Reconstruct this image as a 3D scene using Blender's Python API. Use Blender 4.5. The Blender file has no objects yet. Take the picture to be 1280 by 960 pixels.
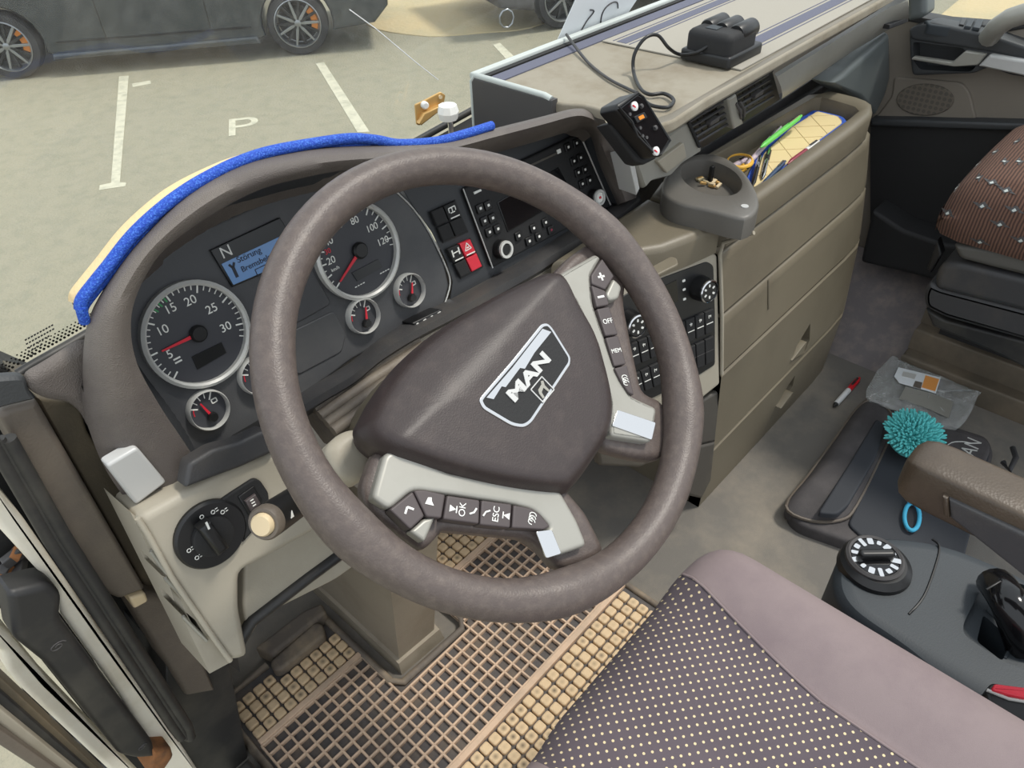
import bpy, bmesh, math, random
from mathutils import Vector, Matrix
random.seed(7)
# ------------------------------------------------------------------ camera, sky, sun, exposure
CAM = Vector((-0.39661, -0.38720, 1.25009)); FPX = 940.0
RX = Vector((0.672319, -0.739705, -0.028683))      # image right in the world
RY = Vector((-0.494980, -0.420401, -0.760433))     # image down
RZ = Vector((0.550438, 0.525451, -0.648783))       # view direction
sc = bpy.context.scene
cd = bpy.data.cameras.new('camera'); cam = bpy.data.objects.new('camera', cd)
sc.collection.objects.link(cam); sc.camera = cam
cd.sensor_width = 36.0; cd.lens = 36.0*FPX/1280.0; cd.clip_start = .02; cd.clip_end = 300
cam.matrix_world = Matrix((( RX.x, -RY.x, -RZ.x, CAM.x), (RX.y, -RY.y, -RZ.y, CAM.y), (RX.z, -RY.z, -RZ.z, CAM.z), (0, 0, 0, 1)))
w = bpy.data.worlds.new('sky'); sc.world = w; w.use_nodes = True
wb = w.node_tree.nodes['Background']; wb.inputs[0].default_value = (.88, .94, 1.0, 1); wb.inputs[1].default_value = 1.25
sl = bpy.data.lights.new('sun_offscreen', 'SUN'); sl.energy = 2.6; sl.angle = math.radians(9); sl.color = (1, .95, .86)
so = bpy.data.objects.new('sun_offscreen', sl); sc.collection.objects.link(so)
so.rotation_euler = Vector((.42, -.30, 1.0)).to_track_quat('Z', 'Y').to_euler()
sc.view_settings.view_transform = 'Standard'; sc.view_settings.look = 'None'
sc.view_settings.gamma = 1; sc.view_settings.use_curve_mapping = False
sc.view_settings.exposure = 0.0

# ------------------------------------------------------------------ helpers
def V(*a): return Vector(a)
def ray(px, py): return (RX*(px-640) + RY*(py-480) + RZ*FPX).normalized()
def at(px, py, x=None, y=None, z=None):
    r = ray(px, py)
    t = (x-CAM.x)/r.x if x is not None else (y-CAM.y)/r.y if y is not None else (z-CAM.z)/r.z
    return CAM + r*t
class Fr:
    def __init__(s, o, u, v): s.o = Vector(o); s.u = Vector(u).normalized(); s.n = s.u.cross(Vector(v)).normalized(); s.v = s.n.cross(s.u)
    def w(s, a, b, c=0.): return s.o + s.u*a + s.v*b + s.n*c
    def px(s, X, Y, h=0.):
        r = ray(X, Y); t = s.n.dot(s.o + s.n*h - CAM)/s.n.dot(r); d = CAM + r*t - s.o
        return (d.dot(s.u), d.dot(s.v))
    def pl(s, pts, h=0.): return [s.px(p[0], p[1], h) for p in pts]
    def sub(s, a, b, c=0., rot=0.):
        cr, sr = math.cos(rot), math.sin(rot)
        return Fr(s.w(a, b, c), s.u*cr + s.v*sr, s.v*cr - s.u*sr)
def FT(z): return Fr((0, 0, z), (1, 0, 0), (0, 1, 0))
def FY(y): return Fr((0, y, 0), (1, 0, 0), (0, 0, 1))
def FXm(x): return Fr((x, 0, 0), (0, -1, 0), (0, 0, 1))        # faces -X
coll = sc.collection; ROOT = {}
def lin(c): return tuple(((v/255)/12.92 if v/255 <= .04045 else ((v/255+.055)/1.055)**2.4) for v in c)
MATS = {}
def mat(name, col, rough=.6, bump=0., bscale=300., metal=0., spec=.5, col2=None, cscale=6., cmix=(.45, .7), noise='NOISE', trans=0., emit=None, coat=0., bdist=.002):
    m = bpy.data.materials.new(name); m.use_nodes = True; nt = m.node_tree; b = nt.nodes['Principled BSDF']
    b.inputs['Base Color'].default_value = (*lin(col), 1); b.inputs['Roughness'].default_value = rough
    b.inputs['Metallic'].default_value = metal; b.inputs['Specular IOR Level'].default_value = spec
    if coat: b.inputs['Coat Weight'].default_value = coat
    if trans: b.inputs['Transmission Weight'].default_value = trans
    if emit: b.inputs['Emission Color'].default_value = (*lin(emit[0]), 1); b.inputs['Emission Strength'].default_value = emit[1]
    tc = nt.nodes.new('ShaderNodeTexCoord')
    if col2:
        n = nt.nodes.new('ShaderNodeTexNoise'); n.inputs['Scale'].default_value = cscale; n.inputs['Detail'].default_value = 6; n.inputs['Roughness'].default_value = .65
        nt.links.new(tc.outputs['Object'], n.inputs['Vector'])
        r = nt.nodes.new('ShaderNodeMapRange'); r.inputs[1].default_value = cmix[0]; r.inputs[2].default_value = cmix[1]
        nt.links.new(n.outputs['Fac'], r.inputs[0])
        x = nt.nodes.new('ShaderNodeMix'); x.data_type = 'RGBA'; x.inputs[6].default_value = (*lin(col), 1); x.inputs[7].default_value = (*lin(col2), 1)
        nt.links.new(r.outputs[0], x.inputs[0]); nt.links.new(x.outputs[2], b.inputs['Base Color'])
    if bump:
        if noise == 'VORONOI': t = nt.nodes.new('ShaderNodeTexVoronoi'); out = t.outputs['Distance']
        else: t = nt.nodes.new('ShaderNodeTexNoise'); t.inputs['Detail'].default_value = 3; out = t.outputs['Fac']
        t.inputs['Scale'].default_value = bscale; nt.links.new(tc.outputs['Object'], t.inputs['Vector'])
        bp = nt.nodes.new('ShaderNodeBump'); bp.inputs['Strength'].default_value = bump; bp.inputs['Distance'].default_value = bdist
        nt.links.new(out, bp.inputs['Height']); nt.links.new(bp.outputs['Normal'], b.inputs['Normal'])
    MATS[name] = m; return m
def rootloc(p): return ROOT.get(p.name, Vector()) if p else Vector()
def tag(o, label, cat, group=None, kind=None):
    if label: o['label'] = label
    if cat: o['category'] = cat
    if group: o['group'] = group
    if kind: o['kind'] = kind
    return o
def thing(name, loc, label, cat, group=None, kind=None):
    o = bpy.data.objects.new(name, None); coll.objects.link(o); o.location = loc; o.empty_display_size = .05
    ROOT[o.name] = Vector(loc); return tag(o, label, cat, group, kind)
def mk(name, vs, fs, m, parent=None, smooth=None, base=None):
    L = rootloc(parent) if parent else (Vector(base) if base is not None else Vector())
    me = bpy.data.meshes.new(name); me.from_pydata([tuple(Vector(v)-L) for v in vs], [], fs)
    bm = bmesh.new(); bm.from_mesh(me); bmesh.ops.recalc_face_normals(bm, faces=bm.faces); bm.to_mesh(me); bm.free()
    me.materials.append(m if not isinstance(m, str) else MATS[m])
    if smooth is not None:
        me.polygons.foreach_set('use_smooth', [True]*len(me.polygons))
        if smooth < 180: me.set_sharp_from_angle(angle=math.radians(smooth))
    o = bpy.data.objects.new(name, me); coll.objects.link(o)
    if parent: o.parent = parent
    else: o.location = L
    ROOT[o.name] = L; return o
def spline(pts, n=8, closed=True):
    out = []; N = len(pts); D = len(pts[0])
    for i in range(N if closed else N-1):
        g = lambda k: pts[k % N] if closed else pts[max(0, min(N-1, k))]
        p0, p1, p2, p3 = g(i-1), g(i), g(i+1), g(i+2)
        for j in range(n):
            t = j/n
            out.append(tuple(.5*(2*p1[k] + (p2[k]-p0[k])*t + (2*p0[k]-5*p1[k]+4*p2[k]-p3[k])*t*t + (3*p1[k]-p0[k]-3*p2[k]+p3[k])*t**3) for k in range(D)))
    if not closed: out.append(tuple(pts[-1]))
    return out
def area(p): return .5*sum(p[i][0]*p[(i+1) % len(p)][1]-p[(i+1) % len(p)][0]*p[i][1] for i in range(len(p)))
def inset(p, d):
    N = len(p); s = 1 if area(p) > 0 else -1
    if d == 0: return [tuple(q) for q in p]
    for tryk in range(6):
        out = []
        for i in range(N):
            a, b, c = Vector(p[i-1]), Vector(p[i]), Vector(p[(i+1) % N])
            e1 = (b-a); e2 = (c-b)
            if e1.length < 1e-9 or e2.length < 1e-9: out.append(b.copy()); continue
            e1.normalize(); e2.normalize()
            n1 = Vector((-e1.y, e1.x))*s; n2 = Vector((-e2.y, e2.x))*s; m = n1+n2
            if m.length < 1e-6: out.append(b.copy()); continue
            m.normalize(); k = d/max(.45, m.dot(n1)); out.append(b+m*k)
        if d < 0: break
        for it in range(12):
            bad = 0
            for i in range(N):
                j = (i+1) % N; e = Vector(p[j])-Vector(p[i]); f = out[j]-out[i]
                if e.dot(f) < 0 or f.length < 1e-7:
                    mid = (out[i]+out[j])*.5; e.normalize(); out[i] = mid-e*2e-6; out[j] = mid+e*2e-6; bad += 1
            if not bad: break
        ar = area([tuple(q) for q in out])
        per = sum((Vector(p[i])-Vector(p[i-1])).length for i in range(N))
        if ar*s > 0 and ar*s > abs(area(p))-per*d*1.35 and bad < 3: break
        d *= .6
    return [tuple(q) for q in out]
def clean(p, e=2e-4):
    out = []
    for q in p:
        if not out or (Vector(q)-Vector(out[-1])).length > e: out.append(q)
    while len(out) > 3 and (Vector(out[0])-Vector(out[-1])).length < e: out.pop()
    return out
def rr(w_, h_, r, n=4, cx=0., cy=0.):
    out = []
    for sx, sy, a0 in ((1, 1, 0), (-1, 1, 90), (-1, -1, 180), (1, -1, 270)):
        for i in range(n+1):
            a = math.radians(a0+90*i/n); out.append((cx+sx*(w_/2-r)+r*math.cos(a), cy+sy*(h_/2-r)+r*math.sin(a)))
    return out
def roundpoly(p, r, n=3):
    out = []; N = len(p)
    for i in range(N):
        a, b, c = Vector(p[i-1]), Vector(p[i]), Vector(p[(i+1) % N])
        d1 = (a-b); d2 = (c-b); q = min(r, d1.length*.45, d2.length*.45); s = b+d1.normalized()*q; e = b+d2.normalized()*q
        for j in range(n+1):
            t = j/n; out.append(tuple(s*(1-t)**2 + b*2*t*(1-t) + e*t*t))
    return out
def loft(name, rings, m, parent=None, closed=True, caps=(True, True), smooth=40, base=None):
    vs = []; fs = []; n = len(rings[0])
    for r in rings: vs += [Vector(p) for p in r]
    for i in range(len(rings)-1):
        for j in range(n if closed else n-1):
            k = (j+1) % n; fs.append((i*n+j, i*n+k, (i+1)*n+k, (i+1)*n+j))
    if closed and caps[0]: fs.append(tuple(range(n))[::-1])
    if closed and caps[1]: fs.append(tuple((len(rings)-1)*n+j for j in range(n)))
    return mk(name, vs, fs, m, parent, smooth, base)
def slab(name, poly, F, h0, h1, m, parent=None, bev=0., smooth=35, base=None):
    R = [[F.w(a, b, h0) for a, b in poly]]
    if bev:
        for t in (0, .3, .65, 1):
            q = inset(poly, bev*(1-math.cos(t*math.pi/2))); R.append([F.w(a, b, h1-bev*(1-math.sin(t*math.pi/2))) for a, b in q])
        R.append([F.w(a, b, h1) for a, b in inset(poly, bev*1.25)])
    else: R.append([F.w(a, b, h1) for a, b in poly])
    return loft(name, R, m, parent, smooth=smooth, base=base)
def pslab(name, pts, F, h0, h1, m, parent=None, bev=0., rad=0., sp=0, base=None):
    p = F.pl(pts, h1)
    if sp: p = spline(p, sp)
    elif rad: p = roundpoly(p, rad)
    return slab(name, p, F, h0, h1, m, parent, bev, base=base)
def box(name, c, s, m, parent=None, bev=0., u=(1, 0, 0), v=(0, 1, 0), base=None, rad=0.):
    F = Fr(c, u, v); p = rr(s[0], s[1], rad, 4) if rad else [(-s[0]/2, -s[1]/2), (s[0]/2, -s[1]/2), (s[0]/2, s[1]/2), (-s[0]/2, s[1]/2)]
    return slab(name, p, F, -s[2]/2, s[2]/2, m, parent, bev, base=base)
def tube(name, pts, r, m, parent=None, seg=10, closed=False, smooth=60, base=None, flat=1.):
    pts = [Vector(p) for p in pts]; N = len(pts); rings = []; up = None
    for i, p in enumerate(pts):
        t = (pts[(i+1) % N]-pts[i-1]) if closed else (pts[min(N-1, i+1)]-pts[max(0, i-1)])
        t.normalize()
        if up is None: up = t.orthogonal().normalized()
        up = (up-t*up.dot(t)).normalized(); s = t.cross(up); rad = r[i] if isinstance(r, (list, tuple)) else r
        rings.append([p + (up*math.cos(2*math.pi*k/seg) + s*math.sin(2*math.pi*k/seg)*flat)*rad for k in range(seg)])
    if closed: rings.append(rings[0])
    return loft(name, rings, m, parent, caps=(not closed, not closed), smooth=smooth, base=base)
def lathe(name, prof, F, m, parent=None, seg=32, caps=(True, True), smooth=35, base=None):
    return loft(name, [[F.w(r*math.cos(2*math.pi*k/seg), r*math.sin(2*math.pi*k/seg), h) for k in range(seg)] for r, h in prof], m, parent, caps=caps, smooth=smooth, base=base)
def dome(name, outline, F, hf, m, parent=None, scales=(1, .985, .96, .92, .85, .72, .55, .35, .12), cen=None, h0=None, smooth=50, base=None):
    cx = cen or (sum(p[0] for p in outline)/len(outline), sum(p[1] for p in outline)/len(outline)); R = []
    if h0 is not None: R.append([F.w(p[0], p[1], h0) for p in outline])
    for s in scales:
        R.append([F.w(*(lambda a, b: (a, b, hf(a, b, s)))(cx[0]+(p[0]-cx[0])*s, cx[1]+(p[1]-cx[1])*s)) for p in outline])
    return loft(name, R, m, parent, smooth=smooth, base=base)
def text(name, s, F, size, m, parent=None, h=.0006, align='CENTER', depth=.0002, xs=1., bold=0.):
    c = bpy.data.curves.new(name, 'FONT'); c.body = s; c.size = size; c.align_x = align; c.align_y = 'CENTER'; c.extrude = depth; c.offset = bold
    t = bpy.data.objects.new(name, c); me = bpy.data.meshes.new_from_object(t); bpy.data.objects.remove(t)
    L = rootloc(parent)
    for v in me.vertices: v.co = F.w(v.co.x*xs, v.co.y, h+v.co.z) - L
    me.materials.clear(); me.materials.append(MATS[m]); o = bpy.data.objects.new(name, me); coll.objects.link(o); o.parent = parent; ROOT[o.name] = L
    return o
def joined(name, polys, F, h0, h1, m, parent):
    vs = []; fs = []
    for p in polys:
        b = len(vs); n = len(p); vs += [F.w(a, c, h0) for a, c in p] + [F.w(a, c, h1) for a, c in p]
        fs.append(tuple(range(b+n, b+2*n))); fs += [(b+i, b+(i+1) % n, b+n+(i+1) % n, b+n+i) for i in range(n)]
    return mk(name, vs, fs, m, parent)
def bar(a, b, wd):
    a = Vector(a); b = Vector(b); d = (b-a).normalized()*.5*wd; n = Vector((-d.y, d.x)); return [tuple(a-n), tuple(b-n), tuple(b+n), tuple(a+n)]
def cut(o, polys, F, h0, h1):
    for k, poly in enumerate(polys):
        c = slab('cutter', poly, F, h0, h1, 'black'); bpy.context.view_layer.update()
        md = o.modifiers.new('cut', 'BOOLEAN'); md.operation = 'DIFFERENCE'; md.object = c; md.solver = 'EXACT'
        me = bpy.data.meshes.new_from_object(o.evaluated_get(bpy.context.evaluated_depsgraph_get())); o.modifiers.clear()
        nm = o.data.name; o.data = me; me.name = nm; me.materials.clear(); me.materials.append(bpy.data.materials[o['_m']])
        me.polygons.foreach_set('use_smooth', [True]*len(me.polygons)); me.polygons.foreach_set('material_index', [0]*len(me.polygons)); me.set_sharp_from_angle(angle=math.radians(30))
        bpy.data.objects.remove(c)
    del o['_m']; return o
def cuttable(o): o['_m'] = o.data.materials[0].name; return o
def struct(o): o['kind'] = 'structure'; return o

# ------------------------------------------------------------------ materials
mat('hood', (94, 87, 83), .55, .4, 850, noise='VORONOI', col2=(120, 112, 104), cscale=4)
mat('hood_inner', (52, 54, 57), .5, .15, 500)
mat('cluster', (66, 67, 70), .45, .1, 600, col2=(84, 84, 84), cscale=5)
mat('dial', (60, 61, 66), .5); mat('white', (232, 232, 226), .5); mat('bezel', (206, 206, 202), .35, metal=.2); mat('red', (208, 40, 58), .4)
mat('black', (24, 24, 25), .4); mat('black_gloss', (18, 18, 20), .12); mat('blackmatt', (30, 30, 31), .75, .2, 400)
mat('lcd', (96, 132, 178), .25, emit=((96, 132, 178), .12)); mat('lcd_dark', (26, 27, 28), .3); mat('ink', (30, 36, 50), .5); mat('green', (60, 150, 90), .5)
mat('panel_dark', (58, 58, 60), .5, .2, 500, col2=(78, 74, 70), cscale=7)
mat('beige', (164, 157, 142), .5, .12, 500, col2=(150, 142, 126), cscale=5)
mat('console', (114, 106, 90), .45, .15, 500, col2=(101, 93, 79), cscale=3)
mat('console_dark', (74, 70, 64), .5, .15, 400, col2=(92, 86, 76), cscale=5)
mat('seamlight', (172, 165, 150), .45); mat('seamline', (150, 143, 127), .45)
mat('silver', (158, 156, 148), .4, metal=.2, col2=(148, 146, 137), cscale=6); mat('silver_bright', (190, 190, 188), .42, metal=.1)
mat('chrome', (215, 215, 215), .15, metal=1.)
mat('rim', (88, 78, 74), .42, .2, 600, col2=(108, 97, 90), cscale=120, cmix=(.45, .85)); mat('hub', (52, 43, 42), .45, .12, 700, col2=(68, 58, 55), cscale=40, cmix=(.5, .8))
mat('button', (74, 66, 66), .5); mat('rubber', (40, 40, 41), .5, col2=(64, 62, 58), cscale=12); mat('pillar', (96, 88, 80), .5, .25, 350, col2=(114, 104, 92), cscale=6)
mat('pillar_dark', (86, 78, 64), .6, .3, 300, col2=(110, 98, 78), cscale=8); mat('bodywhite', (238, 232, 216), .35, col2=(214, 204, 182), cscale=9)
mat('carpet', (112, 108, 102), .95, .6, 900, col2=(140, 132, 120), cscale=5); mat('carpet2', (116, 110, 110), .95, .6, 700, col2=(140, 130, 124), cscale=22)
mat('mat_base', (80, 77, 77), .7, .3, 200, col2=(108, 96, 84), cscale=24, cmix=(.45, .75)); mat('mat_rib', (206, 178, 152), .8, .2, 400, col2=(176, 156, 136), cscale=14)
mat('mat_block', (212, 186, 150), .85, .3, 300, col2=(150, 134, 114), cscale=30, cmix=(.5, .72)); mat('mat_edge', (98, 90, 82), .7, col2=(150, 134, 112), cscale=10)
mat('greypanel', (100, 106, 106), .45, .15, 500); mat('railbrown', (92, 84, 72), .6, .3, 300, col2=(112, 100, 84), cscale=9); mat('railgrey', (104, 103, 97), .42, .12, 500); mat('cupgrey', (98, 95, 90), .45, .15, 500); mat('pedestal', (146, 136, 120), .55, .15, 300, col2=(128, 118, 102), cscale=7); mat('gearplastic', (46, 52, 57), .55, .12, 500); mat('armrest', (66, 55, 44), .42, .12, 380, noise='VORONOI', col2=(80, 68, 55), cscale=10)
mat('bag', (64, 61, 62), .8, .3, 500, col2=(80, 76, 76), cscale=12); mat('bag_dark', (44, 47, 53), .75, .2, 500); mat('teal', (92, 190, 190), .9, .3, 600); mat('tealcord', (60, 160, 196), .7)
mat('bolster', (136, 122, 122), .95, .25, 1500, col2=(124, 110, 112), cscale=8); mat('rope', (26, 72, 178), .7, .6, 320, bdist=.004, col2=(70, 122, 214), cscale=600, cmix=(.5, .62)); mat('felt', (226, 200, 154), .95, .4, 300)
mat('table', (148, 141, 126), .8, .45, 900, col2=(128, 118, 100), cscale=9); mat('table_edge', (110, 104, 92), .5, col2=(124, 116, 102)); mat('stripe', (96, 98, 114), .85, .4, 900)
mat('clothline', (160, 155, 144), .85, .4, 900); mat('trimlight', (188, 194, 190), .45); mat('slate', (72, 70, 70), .55, .15, 500)
mat('asphalt', (152, 147, 128), .92, .6, 45, col2=(140, 138, 120), cscale=9, bdist=.02); mat('sand', (196, 178, 140), .95, .5, 20, col2=(172, 164, 134), cscale=.7, bdist=.02); mat('roadpaint', (200, 196, 176), .9, col2=(168, 166, 148), cscale=12)
mat('carpaint', (44, 52, 58), .18, coat=.8); mat('tyre', (52, 52, 54), .85, .4, 120); mat('alloy', (150, 154, 158), .3, metal=.8); mat('alloy_dark', (46, 48, 50), .4, metal=.5); mat('orange', (232, 138, 34), .45); mat('carglass', (40, 48, 54), .05)
mat('gold', (206, 166, 104), .35, metal=.5); mat('crystal', (240, 240, 236), .25); mat('doorgrey', (132, 124, 113), .6, .2, 500); mat('doordark', (58, 60, 62), .5, .2, 450); mat('pocket', (34, 34, 35), .65, .2, 300)
mat('paper', (226, 230, 232), .8); mat('pencil', (60, 60, 62), .7); mat('pen_white', (224, 224, 222), .4); mat('pen_red', (206, 32, 44), .35); mat('pen_green', (108, 208, 92), .4); mat('pen_maroon', (140, 48, 66), .4); mat('pen_lilac', (206, 190, 200), .4); mat('pen_navy', (58, 76, 104), .35)
mat('yellowband', (222, 172, 58), .5); mat('quilt', (222, 202, 152), .85, .2, 300); mat('quiltline', (196, 174, 128), .9); mat('cupdirt', (204, 190, 150), .9, .6, 90, col2=(110, 92, 66), cscale=40); mat('label_orange', (232, 158, 84), .6); mat('rust', (150, 100, 60), .8, .5, 90, col2=(70, 56, 46), cscale=20)
mat('seatshell', (84, 82, 78), .55, .2, 400); mat('cream', (216, 196, 160), .5); mat('gaiter', (104, 96, 88), .6, .25, 300, col2=(136, 126, 112), cscale=12)
def blockmat():
    m = MATS['mat_block']; nt = m.node_tree; b = nt.nodes['Principled BSDF']; old = b.inputs['Base Color'].links[0].from_socket
    tc = nt.nodes.new('ShaderNodeTexCoord'); ln = nt.nodes.new('ShaderNodeVectorMath'); ln.operation = 'MULTIPLY'; ln.inputs[1].default_value = (1, 1, 0); nt.links.new(tc.outputs['Object'], ln.inputs[0])
    le = nt.nodes.new('ShaderNodeVectorMath'); le.operation = 'LENGTH'; nt.links.new(ln.outputs[0], le.inputs[0])
    oi = nt.nodes.new('ShaderNodeObjectInfo'); mr = nt.nodes.new('ShaderNodeMapRange'); mr.inputs[1].default_value = .0065; mr.inputs[2].default_value = .001; mr.inputs[3].default_value = 0; nt.links.new(le.outputs['Value'], mr.inputs[0])
    rm = nt.nodes.new('ShaderNodeMapRange'); rm.inputs[1].default_value = .25; rm.inputs[2].default_value = 1; rm.inputs[3].default_value = 0; rm.inputs[4].default_value = .8; nt.links.new(oi.outputs['Random'], rm.inputs[0]); nt.links.new(rm.outputs[0], mr.inputs[4])
    x = nt.nodes.new('ShaderNodeMix'); x.data_type = 'RGBA'; x.inputs[7].default_value = (*lin((70, 62, 54)), 1); nt.links.new(old, x.inputs[6]); nt.links.new(mr.outputs[0], x.inputs[0]); nt.links.new(x.outputs[2], b.inputs['Base Color'])
blockmat()
def glassmat(name, tint, haze):
    m = bpy.data.materials.new(name); m.use_nodes = True; nt = m.node_tree; nt.nodes.clear()
    o = nt.nodes.new('ShaderNodeOutputMaterial'); tr = nt.nodes.new('ShaderNodeBsdfTransparent'); tr.inputs[0].default_value = (*tint, 1)
    d = nt.nodes.new('ShaderNodeBsdfDiffuse'); d.inputs[0].default_value = (.8, .8, .78, 1); g = nt.nodes.new('ShaderNodeBsdfGlossy'); g.inputs['Roughness'].default_value = .03
    n = nt.nodes.new('ShaderNodeTexNoise'); n.inputs['Scale'].default_value = 60; n.inputs['Detail'].default_value = 8; tc = nt.nodes.new('ShaderNodeTexCoord'); nt.links.new(tc.outputs['Object'], n.inputs[0])
    mr = nt.nodes.new('ShaderNodeMapRange'); mr.inputs[1].default_value = .35; mr.inputs[2].default_value = .85; mr.inputs[3].default_value = haze*.6; mr.inputs[4].default_value = haze*1.8; nt.links.new(n.outputs[0], mr.inputs[0])
    m1 = nt.nodes.new('ShaderNodeMixShader'); nt.links.new(mr.outputs[0], m1.inputs[0]); nt.links.new(tr.outputs[0], m1.inputs[1]); nt.links.new(d.outputs[0], m1.inputs[2])
    m2 = nt.nodes.new('ShaderNodeMixShader'); m2.inputs[0].default_value = .03; nt.links.new(m1.outputs[0], m2.inputs[1]); nt.links.new(g.outputs[0], m2.inputs[2]); nt.links.new(m2.outputs[0], o.inputs[0]); MATS[name] = m
glassmat('glass', (.95, .97, .95), .055); glassmat('plasticbag', (.9, .92, .93), .22)
def dotmat(name, base, dot, pitch, rad, base2, yz=False):
    m = mat(name, base, .95, .25, 1600); nt = m.node_tree; b = nt.nodes['Principled BSDF']; tc = nt.nodes.new('ShaderNodeTexCoord'); mp = nt.nodes.new('ShaderNodeMapping')
    mp.inputs['Scale'].default_value = (0, 1/pitch, 1/pitch) if yz else (1/pitch, 1/pitch, 0); mp.inputs['Rotation'].default_value = (0, 0, 0 if yz else math.radians(38)); nt.links.new(tc.outputs['Object'], mp.inputs[0])
    fr = nt.nodes.new('ShaderNodeVectorMath'); fr.operation = 'FRACTION'; nt.links.new(mp.outputs[0], fr.inputs[0])
    ds = nt.nodes.new('ShaderNodeVectorMath'); ds.operation = 'DISTANCE'; ds.inputs[1].default_value = (0, .5, .5) if yz else (.5, .5, 0); nt.links.new(fr.outputs[0], ds.inputs[0])
    lt = nt.nodes.new('ShaderNodeMath'); lt.operation = 'LESS_THAN'; lt.inputs[1].default_value = rad; nt.links.new(ds.outputs['Value'], lt.inputs[0])
    n = nt.nodes.new('ShaderNodeTexNoise'); n.inputs['Scale'].default_value = 9; nt.links.new(tc.outputs['Object'], n.inputs[0])
    x0 = nt.nodes.new('ShaderNodeMix'); x0.data_type = 'RGBA'; x0.inputs[6].default_value = (*lin(base), 1); x0.inputs[7].default_value = (*lin(base2), 1); nt.links.new(n.outputs[0], x0.inputs[0])
    x = nt.nodes.new('ShaderNodeMix'); x.data_type = 'RGBA'; x.inputs[7].default_value = (*lin(dot), 1); nt.links.new(x0.outputs[2], x.inputs[6]); nt.links.new(lt.outputs[0], x.inputs[0]); nt.links.new(x.outputs[2], b.inputs['Base Color'])
dotmat('dotfabric', (74, 66, 72), (214, 196, 156), .0088, .16, (100, 90, 96)); dotmat('speaker_mesh', (116, 108, 97), (98, 92, 84), .012, .36, (112, 104, 94), True)
def frit(name):
    m = mat(name, (30, 30, 30), .5); nt = m.node_tree; b = nt.nodes['Principled BSDF']; tc = nt.nodes.new('ShaderNodeTexCoord'); return m
def seatmat():
    m = mat('brownfabric', (84, 60, 50), .95, .5, 900); nt = m.node_tree; b = nt.nodes['Principled BSDF']; tc = nt.nodes.new('ShaderNodeTexCoord')
    wv = nt.nodes.new('ShaderNodeTexWave'); wv.inputs['Scale'].default_value = 55; wv.inputs['Distortion'].default_value = 1.5; wv.bands_direction = 'Y'; nt.links.new(tc.outputs['Object'], wv.inputs[0])
    x = nt.nodes.new('ShaderNodeMix'); x.data_type = 'RGBA'; x.inputs[6].default_value = (*lin((62, 44, 38)), 1); x.inputs[7].default_value = (*lin((112, 82, 68)), 1); nt.links.new(wv.outputs[1], x.inputs[0]); nt.links.new(x.outputs[2], b.inputs['Base Color'])
seatmat()

# ------------------------------------------------------------------ outside: ground, markings, cars
GZ = -1.4; G = FT(GZ)
gr = struct(mk('ground', [(-25, -12, GZ), (60, -12, GZ), (60, 60, GZ), (-25, 60, GZ)], [(0, 1, 2, 3)], 'asphalt'))
sand = spline(G.pl([(455, 25), (520, 45), (600, 42), (680, 30), (760, -20), (720, -60), (600, -55), (500, -30)]), 5)
struct(slab('sandy_ground', sand, G, 0, .012, 'sand', bev=.01))
struct(slab('sandy_ground', [(7.2, -9), (40, -9), (40, 4.5), (7.2, 2.2)], G, 0, .015, 'sand'))
tag(slab('parking_line', G.pl([(149, 96), (161, 95), (150, 228), (158, 229), (157, 233), (124, 238), (125, 232), (139, 229)]), G, 0, .004, 'roadpaint'), 'faded white parking bay line ending in a short crossbar', 'road marking')
tag(slab('parking_line', G.pl([(395, 80), (405, 78), (462, 165), (447, 166)]), G, 0, .004, 'roadpaint'), 'white parking bay line running up to the rear wheel of the black car', 'road marking')
tag(slab('parking_line', G.pl([(616, 56), (625, 54), (646, 74), (636, 78)]), G, 0, .004, 'roadpaint'), 'short white parking line between the sandy patch and the dashboard table', 'road marking')
tag(slab('parking_line', G.pl([(165, 105), (188, 101), (189, 105), (166, 109)]), G, 0, .004, 'roadpaint'), 'short white dash beside the crossbar parking line', 'road marking')
pc = at(302, 159, z=GZ); pu = at(318, 156, z=GZ)-at(287, 160, z=GZ); FP = Fr(pc, pu, RY*-1 - Vector((0, 0, (RY*-1).z)))
pm = thing('painted_letter', pc, 'white letter P painted on the asphalt', 'road marking'); text('letter_shape', 'P', FP, .62, 'roadpaint', pm, h=.002, depth=.001)

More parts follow.
